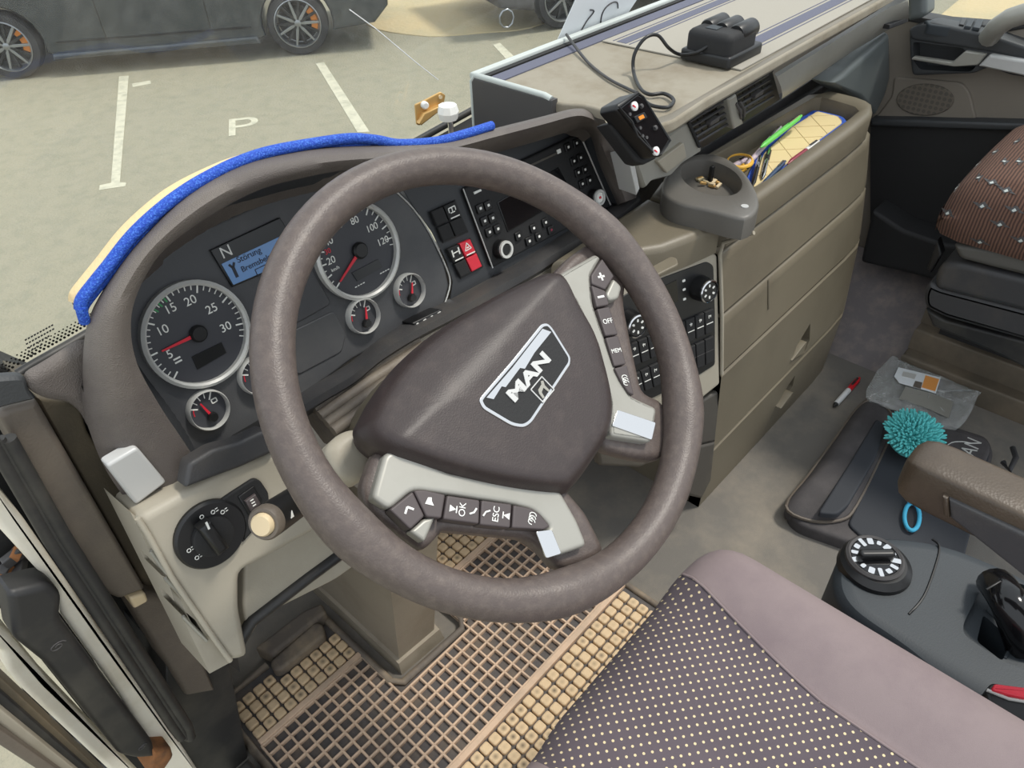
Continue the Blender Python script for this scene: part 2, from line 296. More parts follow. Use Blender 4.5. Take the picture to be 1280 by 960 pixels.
def wheel(F, r, root, spokes, caliper=True):
    lathe('tyre', [(r*.72, -.2), (r*.96, -.2), (r, -.15), (r, -.05), (r*.96, 0), (r*.78, .01), (r*.74, -.01), (r*.72, -.05)], F, 'tyre', root, 40, (False, False))
    lathe('rim_ring', [(r*.75, -.03), (r*.76, .008), (r*.73, .012), (r*.68, -.02), (r*.68, -.18)], F, 'alloy', root, 40, (False, False))
    lathe('brake_disc', [(r*.1, -.1), (r*.52, -.1), (r*.52, -.12), (r*.1, -.12)], F, 'alloy_dark', root, 32)
    lathe('hub_cap', [(r*.13, -.06), (r*.12, -.015), (r*.08, -.008)], F, 'alloy', root, 20)
    if caliper:
        slab('brake_caliper', [(r*q*math.cos(a), r*q*math.sin(a)) for q, s in ((.66, 1), (.44, -1)) for a in ([math.radians(-28+k*9) for k in range(9)] if s == 1 else [math.radians(44-k*9) for k in range(9)])], F, -.11, -.05, 'orange', root, .01)
    for k in range(spokes):
        a = 2*math.pi*k/spokes; d = Vector((math.cos(a), math.sin(a))); n = Vector((-d.y, d.x))
        p = [d*r*.1-n*.018, d*r*.7-n*.012, d*r*.7+n*.012, d*r*.1+n*.018]; slab('spoke', [tuple(q) for q in p], F, -.045, -.012, 'alloy' if k % 2 == 0 else 'alloy_dark', root, .004)
    slab('backing', [(r*.66*math.cos(t*.3), r*.66*math.sin(t*.3)) for t in range(21)], F, -.16, -.14, 'black', root)
a0 = at(25, 99, z=GZ); b0 = at(380, 69, z=GZ); ex = (b0-a0); WB = ex.length; ex.normalize()
FCAR = Fr(a0, ex, (0, 0, 1)); car = thing('parked_car', a0, 'black sedan with orange brake calipers parked beyond the windscreen', 'car')
r0 = .335
def arch(c): return [(c+.385*math.cos(math.radians(a)), r0+.385*math.sin(math.radians(a))) for a in range(-15, 196, 15)][::-1]
side = [(-1.0, .36), (-.98, .22)] + [p for p in arch(0)] + [(.45, .2), (WB-.45, .2)] + [p for p in arch(WB)] + [(WB+.85, .28), (WB+1.02, .45), (WB+1.05, .8), (WB+.8, .98), (WB-.2, 1.0), (.2, .96), (-.7, .82), (-1.0, .62)]
slab('body', side, FCAR, -1.85, 0, 'carpaint', car, .04, smooth=40)
slab('cabin', [(.3, .95), (WB+.55, .98), (WB-.2, 1.38), (1.15, 1.4)], FCAR, -1.65, -.2, 'carglass', car, .08)
slab('roof_panel', [(1.1, 1.39), (WB-.15, 1.38), (WB-.3, 1.43), (1.3, 1.44)], FCAR, -1.6, -.25, 'carpaint', car, .02)
slab('sill', [(.42, .17), (WB-.44, .17), (WB-.46, .25), (.44, .235)], FCAR, -.1, .05, 'carpaint', car, .025)
slab('door_trim_line', [(.5, .33), (WB-.5, .33), (WB-.52, .35), (.52, .35)], FCAR, 0, .008, 'blackmatt', car)
for s in (1.02, 2.12): slab('door_seam', [(s, .3), (s+.012, .3), (s+.012, .95), (s, .95)], FCAR, -.01, .003, 'black', car)
for s in (1.45, 2.55): slab('door_handle', rr(.2, .03, .012, 3, s, .82), FCAR, -.01, .03, 'carpaint', car, .008)
wheel(Fr(a0+Vector((0, 0, r0)), ex, (0, 0, 1)), r0, car, 14); wheel(Fr(a0+ex*WB+Vector((0, 0, r0)), ex, (0, 0, 1)), r0, car, 14)
c2 = at(704, 36, z=GZ); d2 = Vector((.92, -.4, 0)).normalized(); F2 = Fr(c2, d2, (0, 0, 1)); car2 = thing('parked_van', c2, 'dark vehicle with a pale wheel parked beyond the sandy patch', 'car')
slab('body', [(-.9, .5), (-.8, .32)] + [(.36*math.cos(math.radians(a)), .33+.36*math.sin(math.radians(a))) for a in range(195, -16, -15)] + [(2.4, .3), (3.6, .35), (3.7, 1.2), (3.2, 1.9), (.5, 1.9), (-.3, 1.1), (-.9, .95)], F2, -1.7, 0, 'slate', car2, .05)
wheel(Fr(c2+Vector((0, 0, .33)), d2, (0, 0, 1)), .33, car2, 10, False)
tube('tow_loop', [F2.w(-.75+.09*math.cos(t*.7), .22+.1*math.sin(t*.7), .02) for t in range(9)], .012, 'alloy', car2, 6, True)

# ------------------------------------------------------------------ cab shell
struct(slab('floor', [(-.34, -1.0), (1.62, -1.0), (1.62, .62), (-.34, .62)], FT(0), -.05, 0, 'carpet'))
struct(slab('wall_front', [(-.34, -.05), (1.62, -.05), (1.62, .5), (-.34, .5)], FY(.60), -.03, 0, 'carpet'))
# windscreen
wb_ = [(-.40, .372, .765), (-.322, .395, .78), (-.228, .414, .78), (0, .465, .775), (.25, .52, .77), (.5, .56, .77), (.8, .585, .78), (1.1, .59, .79), (1.4, .57, .79), (1.62, .53, .78)]
wbs = spline(wb_, 6, False)
rows = [[Vector(p)+Vector((0, -.24*t, 1.05*t))+Vector((0, .05*math.sin(math.pi*t), 0)) for p in wbs] for t in [k/8 for k in range(9)]]
ws = loft('window_1', rows, 'glass', closed=False, smooth=180); struct(ws)
dots = []
cum = 0; prev = None
for i in range(len(wbs)-1):
    p, q = Vector(wbs[i]), Vector(wbs[i+1]); n = max(1, int((q-p).length/.0042))
    if p.x > -.05: break
    for k in range(n):
        for r in range(4):
            s = p.lerp(q, (k+.5*(r % 2))/n) + Vector((0, -.0022*r*.25-.0015, .001+.0034*r)); dots.append((s, .0016*(1-r*.13)))
vs = []; fs = []
for s, r in dots:
    b = len(vs); vs += [s+Vector((r*math.cos(k*math.pi/3), 0, r*math.sin(k*math.pi/3))) for k in range(6)]; fs.append(tuple(range(b, b+6)))
fb = mk('frit_dots', vs, fs, 'black', ws); fb['kind'] = 'stuff'
FG = Fr(at(56, 426, y=.388), at(80, 413, y=.396)-at(32, 440, y=.381), (0, -.2, 1))
for k, wd in enumerate((.034, .036, .03, .018, .01)):
    joined('glass_mark', [[(-.02+j*.0034, .012-k*.005), (-.0178+j*.0034, .012-k*.005), (-.0178+j*.0034, .0138-k*.005), (-.02+j*.0034, .0138-k*.005)] for j in range(int(wd/.0034))], FG, 0, .0003, 'pencil', ws)
tube('scratch', [at(437, 12, y=.485), at(470, 36, y=.493), at(520, 78, y=.505), at(548, 100, y=.512)], .0007, 'paper', ws, 5)
tube('glass_seal', [Vector(p)+Vector((0, -.004, -.008)) for p in wbs], .006, 'rubber', ws, 8)
# passenger side: carpet ramp, door
rmp = struct(mk('trim_1', [(1.30, .5, 0), (1.30, -.092, 0), (1.57, .5, .17), (1.57, -.092, .17), (1.57, .5, 0), (1.57, -.092, 0)], [(0, 1, 3, 2), (1, 5, 3)], 'carpet2'))
DX = 1.58; D = FXm(DX)
door = struct(thing('door_1', (DX, 0, .2), None, None))
slab('door_panel', [(-.62, .05), (1.0, .05), (1.0, .81), (.12, .795), (.0, .75), (-.12, .74), (-.62, .75)], D, -.06, 0, 'doorgrey', door)
pslab('lower_pocket', [(1088, 152), (1140, 153), (1300, 160), (1300, 420), (1088, 420)], D, 0, .02, 'pocket', door)
pslab('pocket_rim', [(1088, 149), (1140, 150), (1300, 155), (1300, 165), (1140, 160), (1088, 158)], D, 0, .035, 'doordark', door, .006)
def door_band(pts, h0, h1, m, nm, bev=.006, rad=.01): return pslab(nm, pts, D, h0, h1, m, door, bev, rad)
door_band([(1135, 36), (1165, 28), (1240, 44), (1300, 64), (1300, 80), (1240, 66), (1190, 58), (1138, 50)], 0, .05, 'doordark', 'armrest_top')
ub = cuttable(door_band([(1136, 40), (1160, 36), (1300, 82), (1300, 100), (1262, 94), (1235, 84), (1218, 92), (1140, 95), (1137, 70)], 0, .046, 'doordark', 'upper_band'))
cut(ub, [roundpoly(D.pl([(1141, 52), (1204, 60), (1208, 66), (1222, 80), (1214, 90), (1150, 87), (1142, 76)], .046), .008)], D, .006, .08)
door_band([(1141, 71), (1190, 78), (1206, 64), (1233, 68), (1222, 82), (1192, 84), (1138, 75)], .044, .058, 'silver', 'door_handle', .004, .004)
door_band([(1237, 68), (1300, 78), (1300, 100), (1222, 83)], .03, .06, 'silver_bright', 'trim_strip', .006, .004)
FTd = FT(.70)
pslab('switch_plate', [(1155, 25), (1205, 22), (1232, 24), (1222, 38), (1160, 30)], FT(.752), -.02, 0, 'gearplastic', door, .004, .006)
pslab('window_switch', [(1203, 22), (1209, 21.5), (1205, 31), (1199, 30)], FT(.752), 0, .004, 'black', door, .001)
for q in ([(1211, 22.5), (1219, 23), (1214, 33), (1206, 32)], [(1221, 23), (1230, 24), (1225, 35), (1216, 33.5)]): pslab('window_switch', q, FT(.752), 0, .006, 'gearplastic', door, .002)
tube('pull_handle', [at(1236, 47, x=DX-.06), at(1246, 34, x=DX-.09), at(1262, 23, x=DX-.1), at(1290, 14, x=DX-.1)], .02, 'silver', door, 12)
pslab('speaker_panel', [(1117, 96), (1202, 103), (1212, 115), (1221, 151), (1092, 149), (1100, 140), (1115, 120)], D, 0, .006, 'doorgrey', door, .004, .012)
sp = [(1156+36*math.cos(t), 125+20*math.sin(t)) for t in [k*2*math.pi/28 for k in range(28)]]
pslab('speaker_grille', sp, D, .006, .010, 'speaker_mesh', door, .003)
dx = at(1150, 296, x=DX-.1)
pslab('pocket_bin', [(1090, 262), (1130, 288), (1180, 305), (1230, 310), (1230, 370), (1150, 346), (1075, 328)], FXm(DX-.1), -.08, 0, 'pocket', door, .01, .01)
lathe('bin_cup', [(.045, -.02), (.045, .005), (.041, .005), (.04, -.02)], Fr(at(1145, 270, z=.24), (1, 0, 0), (0, 1, 0)), 'pocket', door, 24)
slab('window_ledge', [(-.62, .745), (-.12, .735), (.0, .745), (.12, .79), (1.0, .805), (1.0, .818), (.11, .80), (.0, .757), (-.12, .748), (-.62, .758)], D, -.05, .004, 'rubber', door, .003)
wd = struct(mk('window_2', [(DX+.056, .35, .73), (DX+.056, -.9, .73), (DX-.05, -.9, 1.6), (DX-.05, .15, 1.6)], [(0, 1, 2, 3)], 'glass'))
pslab('corner_post', [(1133, -30), (1158, -30), (1158, 18), (1150, 24), (1134, 27)], FXm(DX-.05), -.05, .0, 'greypanel', door, .012, .006)
# driver side door opening: pillar trims, seals, body, hinge cover (rear-facing jamb)
J = FY(.30); wl = struct(thing('wall_left', (-.38, .30, 0), None, None))
pslab('pillar_trim', [(-40, 500), (0, 522), (5, 512), (47, 501), (183, 737), (150, 750), (122, 737), (0, 528), (-40, 465)][1:7], J, -.05, .0, 'pillar', wl, .006, .004)
pslab('inner_trim', [(46, 497), (62, 500), (100, 508), (110, 540), (240, 742), (222, 752), (186, 742)], J, -.12, -.03, 'pillar_dark', wl, .003, .003)
pslab('lower_trim', [(160, 752), (186, 742), (222, 748), (270, 864), (234, 872)], J, -.06, -.01, 'pillar', wl, .008, .004)
pslab('cover_clip', [(162, 748), (182, 741), (186, 752), (168, 762)], J, -.05, .002, 'cream', wl, .003, .004)
pslab('jamb_back', [(-60, 430), (60, 480), (250, 740), (340, 990), (200, 1010), (-80, 660)], J, -.2, -.14, 'blackmatt', wl)
for k, (off, r) in enumerate(((2, .0065), (13, .005), (24, .0072))):
    tube('door_seal', [at(-14+off, 548, y=.285), at(58+off*.95, 672, y=.285), at(140+off*.9, 796, y=.285), at(214+off*.85, 908, y=.285), at(226+off*.5, 922, y=.285)], r, 'rubber', wl, 10)
pslab('body_panel', [(-20, 590), (30, 648), (135, 800), (215, 912), (262, 985), (210, 985), (190, 935), (150, 870), (78, 770), (70, 736), (55, 722), (-20, 640)], J, -.09, -.012, 'bodywhite', wl, .006, .006)
hc = thing('hinge_cover', at(100, 840, y=.28), 'black plastic hinge cover with moulded swirls on the white door pillar', 'cover')
pslab('cover_plate', [(10, 742), (62, 729), (79, 744), (76, 772), (193, 930), (196, 948), (172, 950), (150, 945), (58, 832), (18, 800)], J, -.02, .012, 'rubber', hc, .008, .008)
for q, s in (((72, 808), 1), ((178, 934), .7)):
    o = J.px(q[0], q[1], .012); tube('swirl_mark', [J.w(o[0]+.009*s*(1-k*.05)*math.cos(k*.6), o[1]+.006*s*(1-k*.05)*math.sin(k*.6), .012) for k in range(16)], .0009, 'slate', hc, 5)
pslab('rusty_bracket', [(192, 938), (215, 936), (218, 946), (205, 965), (185, 968)], J, -.02, .014, 'rust', hc, .006, .004)
en = struct(thing('wall_outer', at(20, 880, y=.34), None, None))
pslab('step_frame', [(-20, 770), (12, 792), (60, 850), (190, 985), (165, 990), (28, 862), (10, 840), (4, 815), (-20, 810)], FY(.33), -.03, 0, 'bodywhite', en, .006, .004)
pslab('step_well', [(4, 790), (60, 850), (180, 975), (130, 975), (30, 865), (12, 830)], FY(.36), -.04, -.02, 'black', en)
for k in range(4): pslab('step_rib', [(50+k*30, 850+k*34), (66+k*30, 862+k*34), (70+k*30, 870+k*34), (40+k*30, 873+k*34), (38+k*30, 868+k*34)], FY(.36), -.02, .0, 'rubber', en, .002)
for k, (o_, m_) in enumerate(((0, 'pillar_dark'), (20, 'rubber'), (42, 'beige'), (70, 'pillar'))):
    pslab('door_edge_strip', [(-20, 826+o_), (-20, 850+o_), (130-o_*.6, 990), (155-o_*.6, 990), (110-o_*.5, 940+o_*.2)][0:4], FY(.28-.01*k), -.03, 0, m_, en, .004)
pslab('latch_recess', [(-20, 640), (10, 660), (55, 722), (20, 740), (-20, 760)], FY(.37), -.02, 0, 'blackmatt', en)
for k in range(7):
    q = at(3+random.random()*38, 690+random.random()*44, y=.35); box('latch_piece', q, (.012+.012*random.random(), .01, .012), 'rust' if k % 2 else 'slate', en, .002, (1, .3*k, .2), (0, 1, .3*k))

# ------------------------------------------------------------------ dashboard shell
FC = Fr((0, .33, .77), (1, 0, 0), (0, .31, .95))           # instrument face
dash = thing('dashboard', (0, .3, .6), 'grained dark grey moulded dashboard with instrument hood', 'dashboard')
O = [(175, 644), (163, 632), (140, 600), (126, 575), (117, 553), (108, 522), (104, 480), (104, 440), (112, 395), (140, 345), (177, 297), (233, 243), (300, 205), (370, 188), (427, 182), (500, 180), (560, 176), (620, 160), (680, 145), (716, 136), (738, 138), (755, 149), (770, 180), (788, 215), (799, 246)]
I = [(258, 597), (246, 577), (225, 545), (206, 517), (192, 494), (180, 473), (170, 450), (164, 420), (166, 385), (182, 345), (208, 310), (262, 270), (325, 237), (385, 221), (430, 213), (500, 207), (565, 203), (620, 191), (680, 174), (716, 163), (728, 162), (739, 172), (748, 202), (760, 230), (772, 256)]
Os = spline(O, 4, False); Is = spline(I, 4, False)
def yo(i): return .265
rA = [at(p[0], p[1], y=.275) for p in Os]; 
def yI(p):
    w_ = max(0, min(1, (p[0]-480)/150)); w_ = w_*w_*(3-2*w_); q = FC.w(*FC.px(p[0], p[1], .022), .022); return .25*(1-w_)+q.y*w_
rC = [at(p[0], p[1], y=yI(p)) for p in Is]
def mix2(a, b, t): return (a[0]*(1-t)+b[0]*t, a[1]*(1-t)+b[1]*t)
def bandrow(t, y): return [at(*mix2(a, b, t), y=y+(yI(b)-.25)*t*t) for a, b in zip(Os, Is)]
row_in = [FC.w(p.x+(.022+.006*max(0, min(1, (.745-p.z)/.1)) if p.x < -.15 else (-.008 if p.x > .4 else 0)), (p.z-.77)*(.94-.34*max(0, min(1, (p.z-.85)/.06))), -.012 if p.x < .3 else 0.) for p in rC]
fwd = []
for p in rA:
    fwd.append(Vector((p.x+(.012 if p.x < -.15 else 0), p.y+.05, p.z-.045 if p.z > .80 else p.z)))
def glassy(x):
    for a, b in zip(wbs, wbs[1:]):
        if a[0] <= x <= b[0]: return a[1]+(b[1]-a[1])*(x-a[0])/max(1e-6, b[0]-a[0])
    return .37
fwd2 = [Vector((p.x+(.012 if p.x < -.15 else 0), min(p.y+.10, glassy(p.x)-.03), min(p.z, .775))) for p in fwd]
loft('instrument_hood', [fwd2, fwd, rA, bandrow(.12, .262), bandrow(.35, .248), bandrow(.6, .242), bandrow(.85, .243), rC], 'hood', dash, closed=False, smooth=60)
loft('hood_lining', [rC, [p+Vector((0, .03, 0)) for p in rC], row_in], 'hood_inner', dash, closed=False, smooth=60)
# dash top shelf under the windscreen
dtw = wbs[9:-6]; inn = [Vector((p[0], min(p[1]-.012, .378), p[2]-.03)) for p in dtw]
loft('dash_top', [inn, [Vector((p[0], p[1]-.003, p[2]-.02)) for p in dtw]], 'blackmatt', dash, closed=False)
# left shoulder
pslab('shoulder', [(33, 472), (60, 457), (108, 426), (140, 436), (150, 560), (118, 545), (106, 520), (88, 505), (58, 502), (38, 490)], FY(.287), -.01, 0, 'hood', dash, .009, .012)
pslab('corner_cap', [(-60, 480), (0, 472), (34, 470), (38, 490), (50, 500), (0, 512), (-60, 540)], FY(.29), -.01, 0, 'doordark', dash, .006, .008)
pslab('side_filler', [(70, 485), (150, 450), (270, 640), (300, 840), (245, 800), (110, 560)], FY(.36), -.03, 0, 'panel_dark', dash)
pslab('switch_blank', [(133, 582), (172, 559), (209, 603), (171, 632)], FY(.243), -.01, .004, 'silver_bright', dash, .003, .004)
# lower left panel
FL = Fr((-.25, .2, .62), (1, 0, 0), (0, .24, .97))
pslab('knee_panel', [(172, 648), (262, 598), (318, 570), (350, 566), (375, 578), (400, 610), (420, 650), (330, 700), (300, 715), (300, 760), (312, 822), (288, 828), (255, 782), (195, 690)], FL, -.07, 0, 'beige', dash, .008, .01)
pslab('knee_recess', [(306, 690), (330, 672), (400, 640), (450, 628), (452, 702), (420, 725), (330, 770), (312, 800), (304, 760)], FL, -.11, -.03, 'beige', dash, .004, .008)
tube('lower_edge', [FL.w(*FL.px(*p), -.03) for p in [(288, 828), (312, 822), (330, 790), (400, 735), (440, 705), (456, 694)]], .008, 'rubber', dash, 8)
tube('panel_edge', [FL.w(*FL.px(*p), .0) for p in [(172, 648), (185, 668), (215, 722), (262, 790), (288, 826)]], .003, 'beige', dash, 8)
# side vent slots on the left end
SV = Fr(at(235, 745, y=.19), (at(285, 822, y=.2)-at(185, 660, y=.22)), (0, 1, .1))
sdp = cuttable(pslab('side_panel', [(163, 640), (178, 652), (288, 828), (262, 842), (222, 760)], FL, -.09, -.014, 'beige', dash, 0))
cut(sdp, [roundpoly(FL.pl(q, -.014), .003) for q in ([(193, 697), (203, 708), (209, 722), (199, 718)], [(212, 733), (225, 747), (236, 775), (222, 765)], [(232, 765), (244, 775), (256, 795), (246, 790)])], FL, -.06, .01)
for q in ([(188, 688), (208, 716)], [(206, 722), (232, 748)], [(228, 770), (258, 800)]): tube('vent_frame', [FL.w(*FL.px(*p, -.012), -.011) for p in q], .002, 'silver', dash, 6)
pslab('lower_lip', [(231, 611), (236, 580), (266, 562), (298, 553), (330, 538), (352, 546), (342, 566), (302, 584), (262, 599)], FL, -.01, .010, 'panel_dark', dash, .004, .004)
# cluster lower lip
LIP = [(205, 603), (240, 590), (285, 572), (325, 548), (360, 520), (400, 494), (440, 470), (470, 445), (500, 425), (530, 408), (565, 390), (610, 366), (660, 338), (720, 300), (775, 268), (800, 246)]
lips = spline(LIP, 4, False)
loft('visor_lip', [[FC.w(*FC.px(p[0]+dx_, p[1]+dy_, h), h) for p in lips] for dx_, dy_, h in ((-4, -16, -.002), (-2, -10, .02), (0, 0, .034), (3, 8, .034), (5, 13, .01))], 'panel_dark', dash, closed=False, smooth=50)
# gaiter between lip and column
for k in range(4):
    a = (392+k*8, 512+k*9); b = (522+k*8, 424+k*9)
    tube('gaiter_ridge', [FC.w(*FC.px(*p, .02+.012*k), .02+.012*k) for p in (a, ((a[0]+b[0])/2, (a[1]+b[1])/2-2), b)], .0075, 'gaiter', dash, 8)
pslab('gaiter_back', [(380, 505), (520, 415), (560, 450), (420, 560)], FC, -.02, .01, 'gaiter', dash)
pslab('column_trim', [(480, 435), (520, 420), (600, 380), (690, 330), (740, 300), (745, 320), (700, 345), (560, 420), (500, 450)], FC, -.02, .02, 'beige', dash, .006, .006)

# ------------------------------------------------------------------ instrument cluster
clu = thing('instrument_cluster', FC.w(-.03, -.05), 'instrument cluster with rev counter, speedometer and blue display', 'instrument cluster')
cp = FC.pl([(470, 210), (500, 238), (520, 262), (540, 294), (556, 330), (562, 356), (556, 382), (500, 418), (440, 450), (400, 480), (330, 540), (290, 565), (238, 592)], 0)
cp += [(-.232, -.06), (-.235, .03), (-.20, .075), (-.12, .094), (.02, .096), (.1, .09)]
slab('cluster_panel', cp, FC, -.02, 0, 'cluster', clu, .004)
rim_c = [(491, 236), (516, 261), (537, 292), (557, 334), (562, 355), (555, 381)]
tube('panel_rim', spline([tuple(FC.w(*FC.px(*p), .001)) for p in rim_c], 4, False), .0012, 'bezel', clu, 6)
def gauge(c, r, name, label=None):
    F = FC.sub(*FC.px(*c, .004), .0)
    bz = lathe(name, [(r*1.06, 0), (r*1.06, .009), (r*1.0, .0115), (r*.955, .009), (r*.95, .003)], F, 'bezel', clu, 48, (False, False)); 
    if label: bz['label'] = label
    lathe('dial_face', [(r*1.0, .0), (r*.99, .003), (.0005, .003)], F, 'dial', bz, 48, (False, False)); return F, bz
def ang(F, p): q = F.px(*p, .003); return math.atan2(q[1], q[0])
def ticks(F, bz, r, a0, a1, n, longs, m='white', nm='tick_marks', l=(.80, .86), wd=.0011):
    P = []
    for i in range(n+1):
        a = a0+(a1-a0)*i/n; L = l[0] if longs(i) else l[1]; d = Vector((math.cos(a), math.sin(a))); P.append(bar(d*r*L, d*r*.95, wd*(1.5 if longs(i) else 1)))
    return joined(nm, P, F, .003, .0036, m, bz)
def needle(F, bz, cap, tip, r, wd):
    c = F.px(*cap, .006); t = F.px(*tip, .006); d = (Vector(t)-Vector(c)).normalized(); n = Vector((-d.y, d.x)); c = Vector(c); t = Vector(t)
    slab('needle', [tuple(c-n*wd), tuple(t-n*wd*.4), tuple(t+n*wd*.4), tuple(c+n*wd)], F, .0055, .007, 'red', bz)
    lathe('needle_cap', [(r, .004), (r, .008), (r*.8, .0105)], F.sub(c.x, c.y), 'black', bz, 24)
R1 = .0565
F1, g1 = gauge((246, 418), R1, 'rev_counter'); a0_ = ang(F1, (221.9, 463.9)); a1_ = ang(F1, (291.8, 407)); a0_ += 2*math.pi if a0_ < a1_ else 0
if a0_ < 0: a0_ += 2*math.pi
ticks(F1, g1, R1, a0_, a1_-(a0_-a1_)*2/30, 32, lambda i: i % 5 == 0)
gp = []; 
ticks(F1, g1, R1*.985, a0_+(a1_-a0_)*12.3/30, a0_+(a1_-a0_)*14.5/30, 2, lambda i: True, 'green', 'green_marks', (.84, .84))
for v_, p in ((5, (212, 443)), (10, (203, 413)), (15, (213, 386)), (20, (238, 376)), (25, (264.5, 386)), (30, (282, 409))):
    q = F1.px(*p, .003); text('numeral', str(v_), F1.sub(*q), .0135, 'white', g1, h=.0034)
q = F1.px(222, 450, .003); joined('unit_mark', [bar((q[0]-.004, q[1]+.002), (q[0]+.004, q[1]+.002), .0018), bar((q[0]-.004, q[1]-.002), (q[0]+.004, q[1]-.002), .0018)], F1, .003, .0036, 'white', g1)
slab('odometer_window', F1.pl([(240, 446), (277, 428), (283, 441), (247, 462)], .0045), F1, .003, .0045, 'lcd_dark', g1)
needle(F1, g1, (248, 417), (202, 439), .0095, .0022)
R2 = .0585
F2g, g2 = gauge((447, 314), R2, 'speedometer'); b0_ = ang(F2g, (423.7, 354)); b0_ += 2*math.pi if b0_ < 0 else 0; b1_ = ang(F2g, (491.9, 305))
ticks(F2g, g2, R2, b0_, b1_, 25, lambda i: i % 2 == 0)
for v_, p, m_ in (('20', (413.7, 325.8), 'white'), ('40', (410.6, 302), 'white'), ('30', (409.5, 314.4), 'red'), ('50', (414.8, 290.5), 'red'), ('60', (422.5, 282), 'white'), ('80', (443, 275.8), 'white'), ('100', (464.8, 284.6), 'white'), ('120', (478.5, 301.5), 'white')):
    text('numeral', v_, F2g.sub(*F2g.px(*p, .003)), .0125 if m_ == 'white' else .009, m_, g2, h=.0034)
text('unit_mark', 'km/h', F2g.sub(*F2g.px(419, 336, .003)), .006, 'white', g2, h=.0034)
slab('trip_window', F2g.pl([(440, 341), (473, 324), (478, 334), (447, 351.5)], .0045), F2g, .003, .0045, 'lcd_dark', g2)
for p in ((450, 356), (481, 339)): joined('small_print', [bar((-.008+j*.0042, 0), (-.0052+j*.0042, 0), .0012) for j in range(4)], F2g.sub(*F2g.px(*p, .003)), .003, .0034, 'white', g2)
needle(F2g, g2, (450, 313), (425, 352), .0105, .0023)
for c, cap, tip, nm in (((260, 512), (266, 521), (250.5, 505), 'oil_pressure_gauge'), ((322, 469), (327, 478), (313, 462), 'coolant_gauge'), ((453.5, 395), (458.5, 404), (457, 384), 'fuel_gauge'), ((511.5, 363), (515, 372), (515, 353), 'air_pressure_gauge')):
    F, bz = gauge(c, .0222, nm); r = .0222
    ticks(F, bz, r, math.radians(150), math.radians(55), 4, lambda i: i in (0, 4), 'white', 'tick_marks', (.5, .6), .001)
    joined('red_zone', [bar((r*.72*math.cos(math.radians(a)), r*.72*math.sin(math.radians(a))), (r*.72*math.cos(math.radians(a-9)), r*.72*math.sin(math.radians(a-9))), .001) for a in (180, 171, 162)], F, .003, .0036, 'red', bz)
    joined('symbol', [bar((r*.35, r*.35), (r*.62, r*.35), .0012), bar((r*.35, r*.15), (r*.62, r*.15), .0012), bar((r*.35, r*.35), (r*.35, r*.15), .0012), bar((r*.62, r*.35), (r*.62, r*.15), .0012)], F, .003, .0036, 'white', bz)
    needle(F, bz, cap, tip, .0058, .0018)
# display
ds = pslab('display_frame', [(263, 313), (350, 272), (381, 320), (291, 359)], FC, 0, .004, 'lcd_dark', clu, .001)
pslab('display_screen', [(277, 330), (360, 291), (378, 319), (292, 356)], FC, .004, .005, 'lcd', ds)
FD = lambda p, h=.005: FC.sub(*FC.px(*p, h), 0)
text('letter', 'N', FD((283, 315)), .018, 'bezel', ds, h=.0045)
text('message', 'Störung', FD((311, 319)), .0098, 'ink', ds, h=.0055); text('message', 'Bremsbelag', FD((322, 328)), .0092, 'ink', ds, h=.0055)
Fw = FD((293, 337)); joined('wrench_symbol', [bar((-.0005, -.009), (-.0005, .004), .0036), bar((-.0035, .0075), (-.001, .003), .0026), bar((.003, .0075), (.0, .003), .0026)], Fw, .005, .0056, 'ink', ds)
Fo = FD((327, 338)); joined('key_symbol', [bar((-.007, .004), (.007, .004), .0008), bar((-.007, -.004), (.007, -.004), .0008), bar((-.007, .004), (-.007, -.004), .0008), bar((.007, .004), (.007, -.004), .0008)], Fo, .005, .0056, 'ink', ds)
pslab('blank_panel', [(372, 335), (388, 330), (415, 380), (380, 400), (350, 415), (330, 380)], FC, 0, .002, 'cluster', clu, .002, .006)
pslab('blank_panel', [(352, 420), (418, 388), (433, 418), (428, 440), (372, 470)], FC, 0, .002, 'cluster', clu, .002, .006)
for q, wv in (([(515, 404), (552, 386), (556, 391), (521, 411)], 'a'), ([(299, 551), (340, 527), (344, 533), (304, 557)], 'b')):
    st = pslab('indicator_strip', q, FC, .0, .024, 'black', clu, .002, .003)
    for k in range(4):
        c = FC.px(q[0][0]+5+k*9+(2 if wv == 'a' else 3), q[0][1]+1.5-k*4.6+(0 if wv == 'a' else -.8), .024); slab('indicator_symbol', rr(.006 if k % 2 else .004, .004, .001, 2), FC.sub(*c, 0, .1), .024, .0248, 'white', st)

